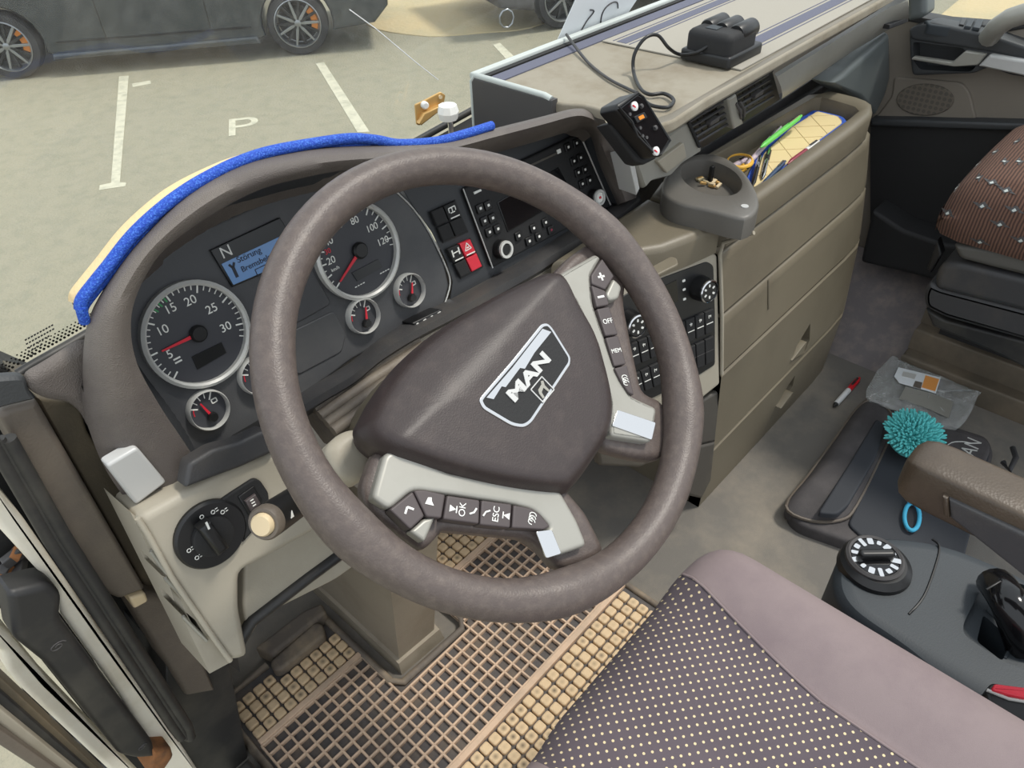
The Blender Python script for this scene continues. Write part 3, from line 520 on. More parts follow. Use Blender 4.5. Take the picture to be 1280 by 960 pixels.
# ------------------------------------------------------------------ rocker switches and radio
swp = thing('switch_panel', FC.w(.25, -.05), 'black rocker switch panel with red hazard button between gauges and radio', 'switch panel')
pslab('panel_face', [(490, 215), (560, 205), (580, 232), (620, 340), (600, 362), (562, 380), (566, 352), (558, 326), (540, 290), (515, 255)], FC, .0004, .0014, 'hood_inner', swp, .0006)
def quadpt(q, s, t): return mix2(mix2(q[0], q[1], s), mix2(q[3], q[2], s), t)
for bi, q in enumerate(([(538, 264), (569.5, 249.5), (586, 290), (554, 304)], [(558.4, 310.7), (588.5, 297.5), (604.5, 333.5), (576, 349)])):
    pslab('switch_bezel', q, FC, .001, .003, 'black', swp, .001)
    for i in range(2):
        for j in range(2):
            s0, s1, t0, t1 = .03+i*.49, .48+i*.49, .03+j*.49, .48+j*.49
            cell = [quadpt(q, s0, t0), quadpt(q, s1, t0), quadpt(q, s1, t1), quadpt(q, s0, t1)]
            m_ = 'red' if bi == 1 and i == 1 else 'blackmatt'
            b_ = pslab('rocker_switch', cell, FC, .003, .009 if j == 0 else .0075, m_, swp, .0015)
            if j == 0 and (bi == 1 or i == 1):
                e0, e1 = quadpt(q, s0+.06, t1-.04), quadpt(q, s1-.04, t1-.04); joined('indicator_bar', [bar(FC.px(*e0, .009), FC.px(*e1, .009), .0016)], FC, .009, .0096, 'white', b_)
                Fs = FC.sub(*FC.px(*quadpt(q, (s0+s1)/2, t0+.18), .009), 0)
                if m_ == 'red': joined('hazard_triangle', [bar((-.006, -.004), (.006, -.004), .0013), bar((-.006, -.004), (0, .006), .0013), bar((.006, -.004), (0, .006), .0013), bar((-.002, -.001), (.002, -.001), .002)], Fs, .009, .0096, 'white', b_)
                elif bi == 1: joined('axle_symbol', [bar((-.006, 0), (.006, 0), .0015), bar((-.006, -.005), (-.006, .005), .0022), bar((.006, -.005), (.006, .005), .0022)], Fs, .009, .0096, 'white', b_)
                else: joined('demist_symbol', [bar((-.006, .003), (.006, .003), .0015), bar((-.006, -.003), (-.006, .003), .0014), bar((.006, -.003), (.006, .003), .0014), bar((-.004, -.004), (.004, -.004), .0014), bar((0, -.004), (0, .002), .0014)], Fs, .009, .0096, 'white', b_)
rad = thing('truck_radio', FC.w(.44, -.03), 'black truck radio with two silver-ringed knobs under the hood', 'radio')
RQ = [(579, 236), (724, 167), (763, 258), (616, 335)]
pslab('surround', [(545, 208), (720, 158), (742, 165), (776, 262), (765, 272), (620, 350), (600, 330)], FC, -.03, .0, 'hood_inner', rad, .004)
pslab('radio_face', RQ, FC, 0, .008, 'blackmatt', rad, .003, .006)
tube('chrome_line', [FC.w(*FC.px(*p, .008), .008) for p in (RQ[3], mix2(RQ[3], RQ[0], .5), RQ[0])], .001, 'bezel', rad, 6)
tube('chrome_line', [FC.w(*FC.px(*p, .008), .008) for p in ((726, 170), (744, 212), (763, 256))], .0014, 'bezel', rad, 6)
RP = lambda zx, zy: (530+zx/4.573, 150+zy/4.573)
joined('disc_slot', [bar(FC.px(*RP(560, 283), .0085), FC.px(*RP(775, 183), .0085), .003)], FC, .008, .0088, 'console_dark', rad)
pslab('slot_end', [RP(760, 172), RP(780, 163), RP(785, 185), RP(765, 195)], FC, .008, .0095, 'white', rad)
pslab('radio_display', [RP(420, 470), RP(770, 270), RP(850, 420), RP(480, 640)], FC, .008, .0095, 'black_gloss', rad, .001)
def btn(z, s=15, sym=True, lit='white'):
    c = RP(*z); F = FC.sub(*FC.px(*c, .01), 0); b_ = slab('radio_button', rr(.0135, .0125, .0015, 2), F, .008, .0115, 'black', rad, .001)
    if sym: slab('button_symbol', rr(.0042, .0036, .0008, 2), F, .0115, .0119, lit, b_)
for z in ((855, 235), (893, 215), (880, 300), (918, 283), (903, 365), (945, 345), (822, 155), (870, 132), (320, 505), (365, 487), (345, 577), (390, 560), (372, 640), (420, 622), (540, 662), (625, 618), (693, 585), (655, 665), (600, 692)): btn(z)
btn((725, 628), lit='pen_maroon')
pslab('brand_plate', [RP(285, 412), RP(325, 395), RP(330, 405), RP(290, 425)], FC, .008, .0095, 'white', rad)
for z, rb in (((463, 740), .0125), ((997, 443), .0125)):
    F = FC.sub(*FC.px(*RP(*z), .02), 0); k = lathe('tuning_knob', [(rb*1.15, .006), (rb*1.12, .02), (rb, .022)], F, 'black', rad, 28)
    lathe('knob_ring', [(rb*1.05, .0215), (rb*1.02, .0245), (rb*.72, .0245), (rb*.7, .0215)], F, 'bezel', k, 28, (False, False)); lathe('knob_face', [(rb*.72, .022), (rb*.6, .0235)], F, 'black' if z[0] < 900 else 'white', k, 24)
    if z[0] > 900: slab('power_mark', rr(.005, .004, .001, 2), F, .0235, .024, 'red', k)

def polar(poly, c, N):
    out = []
    for k in range(N):
        a = 2*math.pi*k/N; d = (math.cos(a), math.sin(a)); best = None
        for i in range(len(poly)):
            p, q = poly[i], poly[(i+1) % len(poly)]; ex_, ey = q[0]-p[0], q[1]-p[1]; den = d[0]*ey-d[1]*ex_
            if abs(den) < 1e-12: continue
            t = ((p[0]-c[0])*ey-(p[1]-c[1])*ex_)/den; s = ((p[0]-c[0])*d[1]-(p[1]-c[1])*d[0])/den
            if t > 0 and -1e-6 <= s <= 1+1e-6 and (best is None or t > best): best = t
        out.append((c[0]+d[0]*best, c[1]+d[1]*best))
    return out
def ringslab(name, outer, inner, F, hb, h, hi, m, parent, bev=.004, N=56, floor=True):
    c = (sum(p[0] for p in inner)/len(inner), sum(p[1] for p in inner)/len(inner)); o = polar(outer, c, N); i = polar(inner, c, N)
    R = [[F.w(a, b, hb) for a, b in o], [F.w(a, b, h-bev) for a, b in o], [F.w(a, b, h-bev*.3) for a, b in inset(o, bev*.3)], [F.w(a, b, h) for a, b in inset(o, bev)],
         [F.w(a, b, h) for a, b in inset(i, -bev)], [F.w(a, b, h-bev*.5) for a, b in inset(i, -bev*.2)], [F.w(a, b, h-bev*1.5) for a, b in i], [F.w(a, b, hi) for a, b in inset(i, .004)]]
    return loft(name, R, m, parent, caps=(False, floor), smooth=45)

# ------------------------------------------------------------------ steering wheel
nw = Vector((0, -.655, .7555)).normalized(); ta = math.radians(11.68); v0 = nw.cross(Vector((1, 0, 0)))
FW = Fr((0, 0, .8), Vector((1, 0, 0))*math.cos(ta)+v0*math.sin(ta), v0*math.cos(ta)-Vector((1, 0, 0))*math.sin(ta))
sw = thing('steering_wheel', (0, 0, .8), 'worn brown-grey leather steering wheel with silver spokes and badge', 'steering wheel')
def rimr(a):
    d = math.degrees(a) % 360; s = .0182
    for c in (2, 178, 235, 305): s += .0030*math.exp(-((min(abs(d-c), 360-abs(d-c)))/11)**2)
    return s
N = 96; vs = []; fs = []; M = 20
for i in range(N):
    a = 2*math.pi*i/N; r = rimr(a)
    for j in range(M):
        b = 2*math.pi*j/M; q = .2140+r*math.cos(b)*1.0; vs.append(FW.w(q*math.cos(a), q*math.sin(a), r*math.sin(b)*1.1))
for i in range(N):
    for j in range(M): fs.append((i*M+j, i*M+(j+1) % M, ((i+1) % N)*M+(j+1) % M, ((i+1) % N)*M+j))
mk('rim', vs, fs, 'rim', sw, 180)
# spoke bodies (brown leather below the silver covers)
pslab('spoke_body', [(470, 560), (452, 610), (462, 640), (500, 668), (530, 690), (548, 672), (555, 662), (600, 666), (660, 672), (683, 690), (700, 712), (735, 706), (760, 690), (735, 640), (700, 600), (600, 560)], FW, -.03, -.012, 'rim', sw, .008, .01)
pslab('spoke_body', [(690, 345), (715, 318), (742, 300), (770, 318), (785, 350), (782, 378), (792, 430), (805, 490), (830, 500), (845, 530), (830, 575), (800, 572), (755, 560), (740, 480)], FW, -.03, -.012, 'rim', sw, .008, .01)
pslab('spoke_cover', [(481, 566), (468, 612), (466, 623), (487, 638), (516, 613), (560, 618), (640, 630), (668, 638), (688, 658), (683, 664), (690, 697), (712, 690), (735, 682), (722, 650), (700, 612), (640, 604), (560, 590), (500, 560)], FW, -.014, 0, 'silver', sw, .004, .006)
pslab('spoke_cover', [(690, 350), (708, 338), (745, 317), (752, 322), (739, 345), (742, 380), (768, 455), (788, 494), (800, 500), (822, 510), (815, 553), (764, 545), (762, 500), (745, 430), (715, 370)], FW, -.014, 0, 'silver', sw, .004, .005)
pslab('spoke_thumb_rest', [(767, 347), (778, 358), (774, 373), (762, 376), (757, 368)], FW, -.012, .0, 'silver', sw, .003, .004)
pslab('spoke_thumb_rest', [(512, 664), (530, 648), (545, 645), (538, 662), (531, 678)], FW, -.012, .0, 'silver', sw, .003, .003)
pslab('chrome_tip', [(670, 664), (690, 662), (702, 692), (683, 698)], FW, 0, .0012, 'chrome', sw, .0005, .002)
pslab('chrome_tip', [(772, 512), (820, 528), (815, 550), (765, 532)], FW, 0, .0012, 'chrome', sw, .0005, .002)
lb = [([(487, 637), (516, 614), (531, 645), (513, 662)], 'chev'), ([(517, 613), (530, 612), (557, 618), (552, 648), (533, 646)], 'dot'), ([(559, 619), (600, 625), (599, 655), (554, 649)], 'OK'), ([(602, 625), (640, 630), (638, 660), (600, 656)], 'ESC'), ([(642, 631), (664, 635), (676, 643), (688, 658), (680, 662), (640, 660)], 'ring')]
rb = [([(739, 344), (753, 323), (768, 345), (757, 362), (740, 355)], '+'), ([(739, 356), (757, 363), (762, 381), (746, 384)], '-'), ([(746, 386), (762, 383), (773, 418), (757, 420)], 'OFF'), ([(757, 422), (773, 419), (783, 455), (768, 458)], 'MEM'), ([(768, 460), (784, 456), (793, 494), (786, 491), (776, 476)], 'heat')]
UR = FW.px(700, 620, 0); 
for grp, side_ in ((lb, 'L'), (rb, 'R')):
    for q, s in grp:
        b_ = pslab('wheel_button', q, FW, -.012, .003, 'button', sw, .0015, .002)
        c = (sum(p[0] for p in q)/len(q), sum(p[1] for p in q)/len(q)); cc = FW.px(*c, .003)
        rot = 0
        if side_ == 'R':
            d = Vector(FW.px(c[0]+10, c[1]-2, .003))-Vector(cc); rot = math.atan2(d.y, d.x)
        elif s in ('OK', 'ESC'):
            d = Vector(FW.px(c[0]+1, c[1]-8, .003))-Vector(cc); rot = math.atan2(d.y, d.x)
        else:
            d = Vector(FW.px(c[0]+8, c[1]+3, .003))-Vector(cc); rot = math.atan2(d.y, d.x)
        F = FW.sub(cc[0], cc[1], 0, rot)
        if s in ('OK', 'ESC'):
            text('button_text', s, F, .0085, 'white', b_, h=.0033)
            for dx_, kk in ((-12, 0), (13, 1)):
                e = FW.px(c[0]+dx_, c[1]+(2 if kk else -1), .003); Fe = FW.sub(e[0], e[1], 0, rot+(0 if kk else math.pi))
                if (kk == 0) == (s == 'OK') or (s == 'ESC' and kk == 1): joined('skip_symbol', [[(-.003, -.003), (.003, -.003), (0, .003)], bar((-.003, .0035), (.003, .0035), .001)], Fe, .003, .0034, 'white', b_)
                else: tube('phone_symbol', [Fe.w(-.003, .003, .0035), Fe.w(-.001, -.001, .0035), Fe.w(.003, -.003, .0035)], .0009, 'white', b_, 5)
        elif s in ('OFF', 'MEM'): text('button_text', s, F, .0075 if s == 'OFF' else .0065, 'white', b_, h=.0033)
        elif s in ('+', '-'): joined('button_symbol', [bar((-.0045, 0), (.0045, 0), .0022)] + ([bar((0, -.0045), (0, .0045), .0022)] if s == '+' else []), F, .003, .0034, 'white', b_)
        elif s == 'chev': joined('button_symbol', [bar((-.003, -.003), (-.003, .003), .0018), bar((-.003, .003), (.003, .003), .0018)], F, .003, .0034, 'white', b_)
        elif s == 'dot': joined('button_symbol', [[(-.004, -.003), (.004, -.002), (.001, .001), (0, .004), (-.003, .003)]], F, .003, .0034, 'white', b_)
        else:
            for k in range(3): tube('button_symbol', [F.w(.0035*math.cos(t), -.003+k*.003+.0026*math.sin(t), .0035) for t in [j*.7 for j in range(8)]], .0005, 'white', b_, 5)
# hub (airbag cover)
HO = [(456, 530), (463, 512), (478, 485), (510, 443), (560, 400), (627, 361), (680, 338), (697, 335), (711, 345), (727, 377), (747, 413), (760, 453), (770, 500), (767, 537), (744, 577), (722, 606), (704, 616), (640, 609), (570, 593), (510, 574), (490, 566), (466, 548)]
ho = spline(FW.pl(HO, .006), 4); hc_ = FW.px(615, 490, .006)
ca, cb = Vector(FW.px(692, 352, .014)), Vector(FW.px(496, 556, .014)); cd_ = (cb-ca).normalized(); cn = Vector((-cd_.y, cd_.x))
if cn.dot(Vector((0, 1))) < 0: cn = -cn
def hubh(a, b, s):
    e = max(0, cn.dot(Vector((a, b))-ca)); base = .016-.55*e-1.2*e*e*0; edge = -.02*max(0, (s-.86)/.14)**2.2
    return base+edge
dome('airbag_cover', ho, FW, hubh, 'hub', sw, (1, .99, .975, .955, .93, .9, .86, .8, .7, .6, .5, .35, .2, .05), hc_, -.03, smooth=35)
slab('hub_base', [(p[0]*.9, p[1]*.9) for p in ho], FW, -.075, -.02, 'hub', sw, .01)
hw = .0162
BD = [(598, 500), (602, 494), (640, 450), (676, 405), (684, 404), (690, 410), (713, 447), (713, 455), (664, 529), (655, 535), (640, 533), (603, 511)]
bd = FW.pl(BD, hw); bo = roundpoly(bd, .006)
bg = slab('badge', bo, FW, hw-.004, hw+.0012, 'chrome', sw, .001)
slab('badge_plate', inset(bo, .0032), FW, hw+.0005, hw+.0016, 'blackmatt', bg)
tp = FW.pl([(608, 497), (640, 460), (678, 411), (689, 415), (668, 441), (656, 461), (650, 460), (632, 484), (627, 483), (617, 499)], hw+.002); slab('badge_chrome_edge', tp, FW, hw+.0015, hw+.0022, 'chrome', bg)
mc = FW.px(661.5, 471, hw+.002); md = Vector(FW.px(683, 447, hw))-Vector(FW.px(640, 497, hw)); FM = FW.sub(mc[0], mc[1], 0, math.atan2(md.y, md.x))
text('badge_lettering', 'MAN', FM, .0165, 'silver_bright', bg, h=hw+.0024, depth=.0005, xs=1.75, bold=.0007)
lc = FW.px(678, 487, hw+.002); FLg = FW.sub(lc[0], lc[1], 0, math.atan2(md.y, md.x))
joined('emblem_frame', [bar((-.0095, -.0085), (.0095, -.0085), .001), bar((-.0095, .0085), (.0095, .0085), .001), bar((-.0095, -.0085), (-.0095, .0085), .001), bar((.0095, -.0085), (.0095, .0085), .001)], FLg, hw+.0016, hw+.0026, 'silver_bright', bg)
joined('emblem_lion', [[(-.007, -.006), (-.0045, -.006), (-.003, -.001), (.002, .0005), (.003, -.006), (.005, -.006), (.005, .001), (.0075, .005), (.005, .0065), (.003, .004), (-.004, .003), (-.006, 0)]], FLg, hw+.0016, hw+.0026, 'silver', bg)
# column
col = thing('steering_column', (0, .1, .6), 'grey steering column shroud with stalk boss behind the wheel', 'steering column')
def cring(c, a, b, k): return [c + Vector((1, 0, 0))*a*math.copysign(abs(math.cos(t))**.7, math.cos(t)) + v0*b*math.copysign(abs(math.sin(t))**.7, math.sin(t)) for t in [2*math.pi*j/28 for j in range(28)]]
c0 = Vector((0, 0, .8))-nw*.08
loft('column_shroud', [cring(c0, .06, .05, 0), cring(c0-nw*.03, .075, .06, 0), cring(c0-nw*.1+Vector((0, .01, 0)), .075, .06, 0), cring(c0-nw*.2+Vector((0, .04, -.03)), .055, .05, 0)], 'console', col, smooth=50)
pslab('boss_cover', [(405, 560), (425, 540), (445, 533), (465, 540), (475, 565), (462, 600), (425, 600)], FW, -.12, -.079, 'beige', col, .01, .012)
ped = tag(loft('column_pedestal', [[(-.05, .24, 0), (.05, .235, 0), (.07, .5, 0), (-.05, .5, 0)], [(-.048, .245, .03), (.046, .24, .03), (.07, .5, .03), (-.048, .5, .03)], [(-.042, .25, .032), (.038, .246, .032), (.07, .5, .032), (-.042, .5, .032)], [(-.05, .19, .5), (.06, .19, .5), (.07, .4, .5), (-.06, .4, .5)]], 'pedestal', base=(0, .36, 0)), 'dark grey pedestal cover rising from the floor mat under the column', 'column cover')
# stalk
sk = thing('control_stalk', at(327, 656, y=.11), 'thick black control stalk with beige push button on its end', 'stalk')
sa = at(331, 654, y=.10); sb = at(440, 580, y=.20); sd = (sb-sa).normalized(); FS = Fr(sa, sd.cross(Vector((0, 0, 1))), Vector((0, 0, 1))-sd*sd.z); FS = Fr(sa, FS.u, FS.v) if FS.n.dot(sd) < 0 else Fr(sa, -FS.u, FS.v)
sbody = lathe('stalk_body', [(.0125, -.001), (.0165, -.004), (.017, -.012), (.0165, -.07), (.018, -.16)], FS, 'black', sk, 28)
lathe('end_ring', [(.0168, -.008), (.0168, .0), (.015, .003), (.0118, .003), (.0115, -.004)], FS, 'pillar', sk, 28, (False, False)); lathe('push_button', [(.0112, -.004), (.0112, .006), (.0095, .0085)], FS, 'cream', sk, 24)
import mathutils.bvhtree as bvt
_b = bmesh.new(); _b.from_mesh(sbody.data); _t = bvt.BVHTree.FromBMesh(_b)
for p_, kind_ in (((365, 643), 0), ((384, 632), 0), ((427, 606), 1)):
    h_ = None
    for dy_ in range(0, 30, 2):
        for s_ in (-1, 1):
            h_ = h_ or ((lambda r_: r_ if r_[0] is not None else None)(_t.ray_cast(CAM-ROOT[sk.name], ray(p_[0], p_[1]+s_*dy_))))
    if h_ is None: continue
    Fm = Fr(h_[0]+ROOT[sk.name], sd, h_[1].cross(sd))
    if Fm.n.dot(h_[1]) < 0: Fm = Fr(Fm.o, sd, sd.cross(h_[1]))
    if kind_ == 0: joined('stalk_mark', [[(-.003, -.003), (.003, -.003), (0, .004)]], Fm, -.0002, .0006, 'white', sk)
    else: lathe('ring_mark', [(.0026, -.0002), (.0026, .0006), (.0036, .0006), (.0036, -.0002)], Fm, 'white', sk, 16, (False, False))
# light switch + level switch
ls = thing('light_switch', FL.w(*FL.px(265, 668)), 'black round headlamp rotary switch on the beige knee panel', 'switch'); q = FL.px(265, 669, .006); F = FL.sub(q[0], q[1], 0)
RL = .0385
lathe('switch_plate', [(RL, -.004), (RL, .004), (RL*.94, .007), (RL*.6, .007)], F, 'black', ls, 48)
kb = lathe('rotary_knob', [(RL*.58, .006), (RL*.57, .011), (RL*.53, .012)], F, 'blackmatt', ls, 40)
d1 = Vector(F.px(254, 655, .02)); d2_ = Vector(F.px(278, 688, .02)); slab('knob_grip', bar(d1, d2_, .014), F, .011, .026, 'black', ls, .004)
e1, e2 = Vector(F.px(258, 653, .027)), Vector(F.px(263, 664, .027)); joined('grip_mark', [bar(e1, e1.lerp(e2, .8), .0022)], F, .026, .0265, 'white', ls)
for k, p in enumerate(((252, 646), (266, 640), (278, 640), (236, 688), (246, 697))):
    c = F.px(*p, .007); Fi = F.sub(c[0], c[1], 0); tube('lamp_symbol', [Fi.w(.002*math.cos(t), .0022*math.sin(t), .0075) for t in [j*.79 for j in range(8)]], .0005, 'white', ls, 5, True)
    if k: joined('lamp_rays', [bar((.003, -.0015), (.006, -.0015), .0008), bar((.003, .0015), (.006, .0015), .0008)], Fi, .007, .0075, 'white', ls)
lv = thing('level_switch', FL.w(*FL.px(318, 620)), 'small black headlamp level thumbwheel beside the round lamp switch', 'switch')
pslab('switch_surround', [(270, 630), (290, 616), (318, 598), (326, 601), (336, 616), (338, 640), (303, 680), (306, 655), (296, 635)], FL, -.002, .004, 'blackmatt', lv, .002, .004)
pslab('switch_body', [(298, 621), (317, 608), (328, 625), (325, 640), (312, 645)], FL, .004, .006, 'black', lv, .001)
pslab('thumbwheel', [(307, 627), (320, 618), (327, 630), (314, 640)], FL, .006, .010, 'button', lv, .002)
for k in range(3): joined('wheel_digit', [bar(FL.px(313+k*1.6, 626.5+k*3.2, .0105), FL.px(317+k*1.6, 624+k*3.2, .0105), .0012)], FL, .010, .0105, 'white', lv)

# ------------------------------------------------------------------ blue-edged hood mat
hm = thing('hood_mat', at(300, 200, y=.29), 'beige felt mat with blue rope edging draped over the instrument hood', 'mat')
RPp = [(101, 386), (103, 374), (118, 354), (135, 333), (165, 295), (200, 262), (235, 236), (270, 216), (300, 202), (340, 189), (400, 178), (440, 173), (470, 175), (500, 180), (545, 177), (580, 168), (615, 157)]
rp = spline([tuple(at(p[0], p[1], y=.272)) for p in RPp], 5, False)
tube('rope_edge', rp, .0058, 'rope', hm, 10); tube('rope_edge', [Vector(p)+Vector((0, .004, -.008)) for p in rp], .005, 'rope', hm, 8)
tube('rope_end', [at(101, 384, y=.27), at(104, 395, y=.27), at(106, 402, y=.272)], .005, 'rope', hm, 8)
fw = lambda p: max(0, min(1, (.02-p[0])/.16))
loft('felt', [[Vector(p)+Vector((0, .003, .003)) for p in rp], [Vector(p)+Vector((-.004*fw(p), .012, -.003+.008*fw(p))) for p in rp], [Vector(p)+Vector((.002, .03, -.015+.008*fw(p))) for p in rp], [Vector(p)+Vector((.006, .05, -.04)) for p in rp]], 'felt', hm, closed=False, smooth=180)

# ------------------------------------------------------------------ dashboard table, runner, things on it
TZ = .848; T = FT(TZ)
tb = thing('dashboard_table', (.95, .3, TZ-.03), 'grey textured dashboard table board with rounded front lip', 'table board')
tpoly = [(.455, .478), (.455, .31), (.474, .28), (.474, .17), (.475, .150), (.505, .144), (.6, .152), (.9, .158), (1.30, .162), (1.525, .168), (1.525, .40), (1.45, .478)]
slab('board', roundpoly(tpoly, .02), T, -.014, 0, 'table', tb, .004)
slab('front_lip', roundpoly([(.470, .23), (.470, .172), (.478, .151), (.505, .146), (.6, .154), (.9, .160), (1.525, .170), (1.525, .184), (.9, .176), (.52, .164), (.492, .17), (.484, .23)], .006), T, -.018, .001, 'table_edge', tb, .005)
slab('side_board', [(-.482, .752), (-.40, .752), (-.362, .79), (-.316, .824), (-.316, .853), (-.476, .853), (-.482, .846)], FXm(.447), -.012, 0, 'slate', tb, .002)
tube('side_board_edge', [(.452, .484, .76), (.452, .484, .846), (.452, .476, .855), (.452, .335, .855), (.452, .322, .852)], .005, 'trimlight', tb, 8)
box('far_rail', (.985, .486, TZ+.004), (1.06, .013, .010), 'trimlight', tb, .004); box('far_gap', (.985, .474, TZ+.0015), (1.05, .010, .003), 'blackmatt', tb); box('far_strip', (.985, .452, TZ+.001), (1.05, .026, .002), 'stripe', tb)
rn = thing('striped_runner', (1.1, .3, TZ), 'pale woven cloth with dark blue stripes lying on the dashboard table', 'cloth')
slab('cloth', [(.735, .172), (1.515, .182), (1.515, .43), (.725, .435)], T, .001, .003, 'clothline', rn)
for y0, y1 in ((.392, .412), (.212, .236)):
    slab('stripe', [(.735, y0), (1.515, y0), (1.515, y1), (.735, y1)], T, .003, .0036, 'stripe', rn)
    for yy in (y0-.008, y1+.006): slab('thin_stripe', [(.735, yy), (1.515, yy), (1.515, yy+.0022), (.735, yy+.0022)], T, .003, .0036, 'stripe', rn)
ad = thing('socket_adapter', (.775, .232, TZ), 'black three-way socket adapter with cable on the striped cloth', 'adapter')
box('base_plate', (.775, .232, TZ+.012), (.108, .09, .016), 'black', ad, .004, rad=.006); box('housing', (.77, .232, TZ+.033), (.092, .08, .034), 'blackmatt', ad, .01, rad=.012)
for k in range(3): lathe('socket_cap', [(.013, 0), (.0145, .004), (.0145, .05), (.012, .054)], Fr((.765, .206+.026*k, TZ+.042), (0, 1, 0), (0, 0, 1)), 'black', ad, 20)
box('label_recess', (.752, .238, TZ+.0505), (.02, .02, .001), 'gearplastic', ad)
tube('power_cable', spline([(at(885, 57, z=TZ+.03)), at(870, 66, z=TZ+.02), at(850, 68, z=TZ+.012), at(836, 60, z=TZ+.03), at(822, 44, z=TZ+.05), at(806, 48, z=TZ+.05), at(793, 68, z=TZ+.03), at(792, 90, z=TZ+.008), at(800, 110, z=TZ+.006), at(812, 118, z=TZ+.006), at(830, 117, z=TZ+.006), at(842, 125, z=TZ+.006), at(835, 134, z=TZ+.006), at(815, 132, z=TZ+.006), at(803, 124, z=TZ+.008)], 5, False), .0028, 'black', ad, 8)
tag(tube('thin_cable', spline([at(708, 43, y=.48), at(716, 54, z=TZ+.01), at(735, 78, z=TZ+.004), at(760, 98, z=TZ+.004), at(785, 111, z=TZ+.004), at(796, 116, z=TZ+.004)], 5, False), .0024, 'panel_dark', base=at(735, 78, z=TZ)), 'thin grey cable running from the windscreen over the table', 'cable')
FDV = Fr(at(805, 155, y=.135), (.62, -.35, -.68), (.75, .2, .62)); 
if FDV.n.dot(RZ) > 0: FDV = Fr(FDV.o, -FDV.u, FDV.v)
dv = thing('device_mount', FDV.o, 'black mounting box with two white screws beside the radio', 'bracket')
pq = [(797, 115), (806, 120), (839, 173), (838, 181), (827, 196), (820, 196), (771, 138), (772, 130)]
pslab('housing', pq, FDV, -.032, -.002, 'black', dv, .004, .003); pslab('front_plate', [(797, 117), (804, 121), (837, 174), (825, 193), (819, 193), (774, 135)], FDV, -.002, .003, 'black_gloss', dv, .002, .003)
tube('plate_rim', [FDV.w(*FDV.px(*p, .003), .003) for p in ((774, 134), (790, 152), (797, 170), (819, 193), (826, 193), (838, 176), (804, 121), (797, 116))], .0015, 'blackmatt', dv, 6, True)
pslab('housing_base', [(775, 150), (800, 165), (822, 198), (806, 206), (796, 203), (760, 155)], FDV, -.05, -.028, 'blackmatt', dv, .004, .003)
for p, r, m_ in (((792.5, 133), .0058, 'pen_white'), ((819.5, 189), .0058, 'pen_white'), ((801, 133), .0032, 'slate'), ((818.5, 160), .0034, 'slate')):
    s_ = lathe('screw', [(r, 0), (r, .003), (r*.6, .0045)], FDV.sub(*FDV.px(*p, .003), .002), m_, dv, 16); slab('screw_slot', rr(r*.9, r*.3, r*.1, 2), FDV.sub(*FDV.px(*p, .006), .0065), -.001, .0006, 'red' if r > .005 else 'black', s_)
pslab('indicator_frame', [(793, 146), (806, 140), (810, 147), (797, 154)], FDV, .003, .006, 'black', dv, .001); pslab('indicator_lamp', [(798, 146), (804, 143), (806, 147), (800, 150)], FDV, .006, .0065, 'orange', dv)
for p in ((787, 143), (800, 160), (803, 170), (808, 172)): slab('rivet', rr(.004, .004, .0015, 2), FDV.sub(*FDV.px(*p, .003), 0), .002, .0045, 'slate', dv)
# mount base (silver pillar end between hood and vents)
pil = thing('vent_surround', (.6, .22, .7), 'silver-beige dash trim holding the two centre air vents', 'vent trim'); VF = FY(.215)
pslab('trim_end', [(795, 206), (804, 199), (840, 165), (862, 150), (878, 182), (877, 191), (853, 206), (838, 222), (814, 228), (806, 238)], VF, -.05, -.005, 'silver', pil, .008, .006)
pslab('trim_end_face', [(822, 202), (855, 178), (859, 197), (834, 217)], VF, -.01, .002, 'beige', pil, .002, .004)
pslab('trim_side', [(786, 198), (792, 196), (800, 235), (796, 244)], VF, -.03, .004, 'silver_bright', pil, .002)
pslab('vent_back', [(862, 150), (965, 88), (975, 124), (876, 186)], VF, -.05, -.03, 'black', pil)
tube('vent_top_rail', [VF.w(*VF.px(*p), .0) for p in ((860, 149), (965, 87))], .004, 'blackmatt', pil, 8)
for x0, x1 in ((0, .45), (.56, 1)):
    Q = [(861, 152), (964, 90), (972, 124), (875, 184)]
    v_ = thing('air_vent', VF.w(*VF.px(*quadpt(Q, (x0+x1)/2, 1))), 'dark slatted air vent next to the tray, nearer the radio' if x0 == 0 else 'dark slatted air vent beside the long silver trim strip', 'air vent')
    for k in range(5):
        t = .1+k*.2; a, b = quadpt(Q, x0+.01, t), quadpt(Q, x1-.01, t); tube('vent_slat', [VF.w(*VF.px(*a), -.006), VF.w(*VF.px(*b), -.006)], .0026, 'panel_dark', v_, 6)
    for k in range(6):
        s_ = x0+(x1-x0)*(k+.5)/6; tube('vent_vane', [VF.w(*VF.px(*quadpt(Q, s_, .04)), -.02), VF.w(*VF.px(*quadpt(Q, s_, .96)), -.02)], .0018, 'black', v_, 6)
    a = quadpt(Q, x0+(x1-x0)*.55, .45); slab('vent_tab', rr(.03, .008, .003, 3), VF.sub(*VF.px(*a), 0, .05), -.006, .003, 'slate', v_, .001)
    tube('vent_side', [VF.w(*VF.px(*quadpt(Q, x0+.005, t)), -.002) for t in (0, .5, 1)], .003, 'blackmatt', v_, 6)
pslab('vent_divider', [(910, 124), (921, 117), (927, 145), (930, 155), (918, 162), (915, 150)], VF, -.02, .006, 'silver', pil, .004, .003)
for k in range(2): tube('divider_wheel', [VF.w(*VF.px(916+k*4.5, 128-k*2.5), .006), VF.w(*VF.px(919+k*4.5, 138-k*2.5), .011), VF.w(*VF.px(922+k*4.5, 147-k*2.5), .006)], .0025, 'slate', pil, 6)
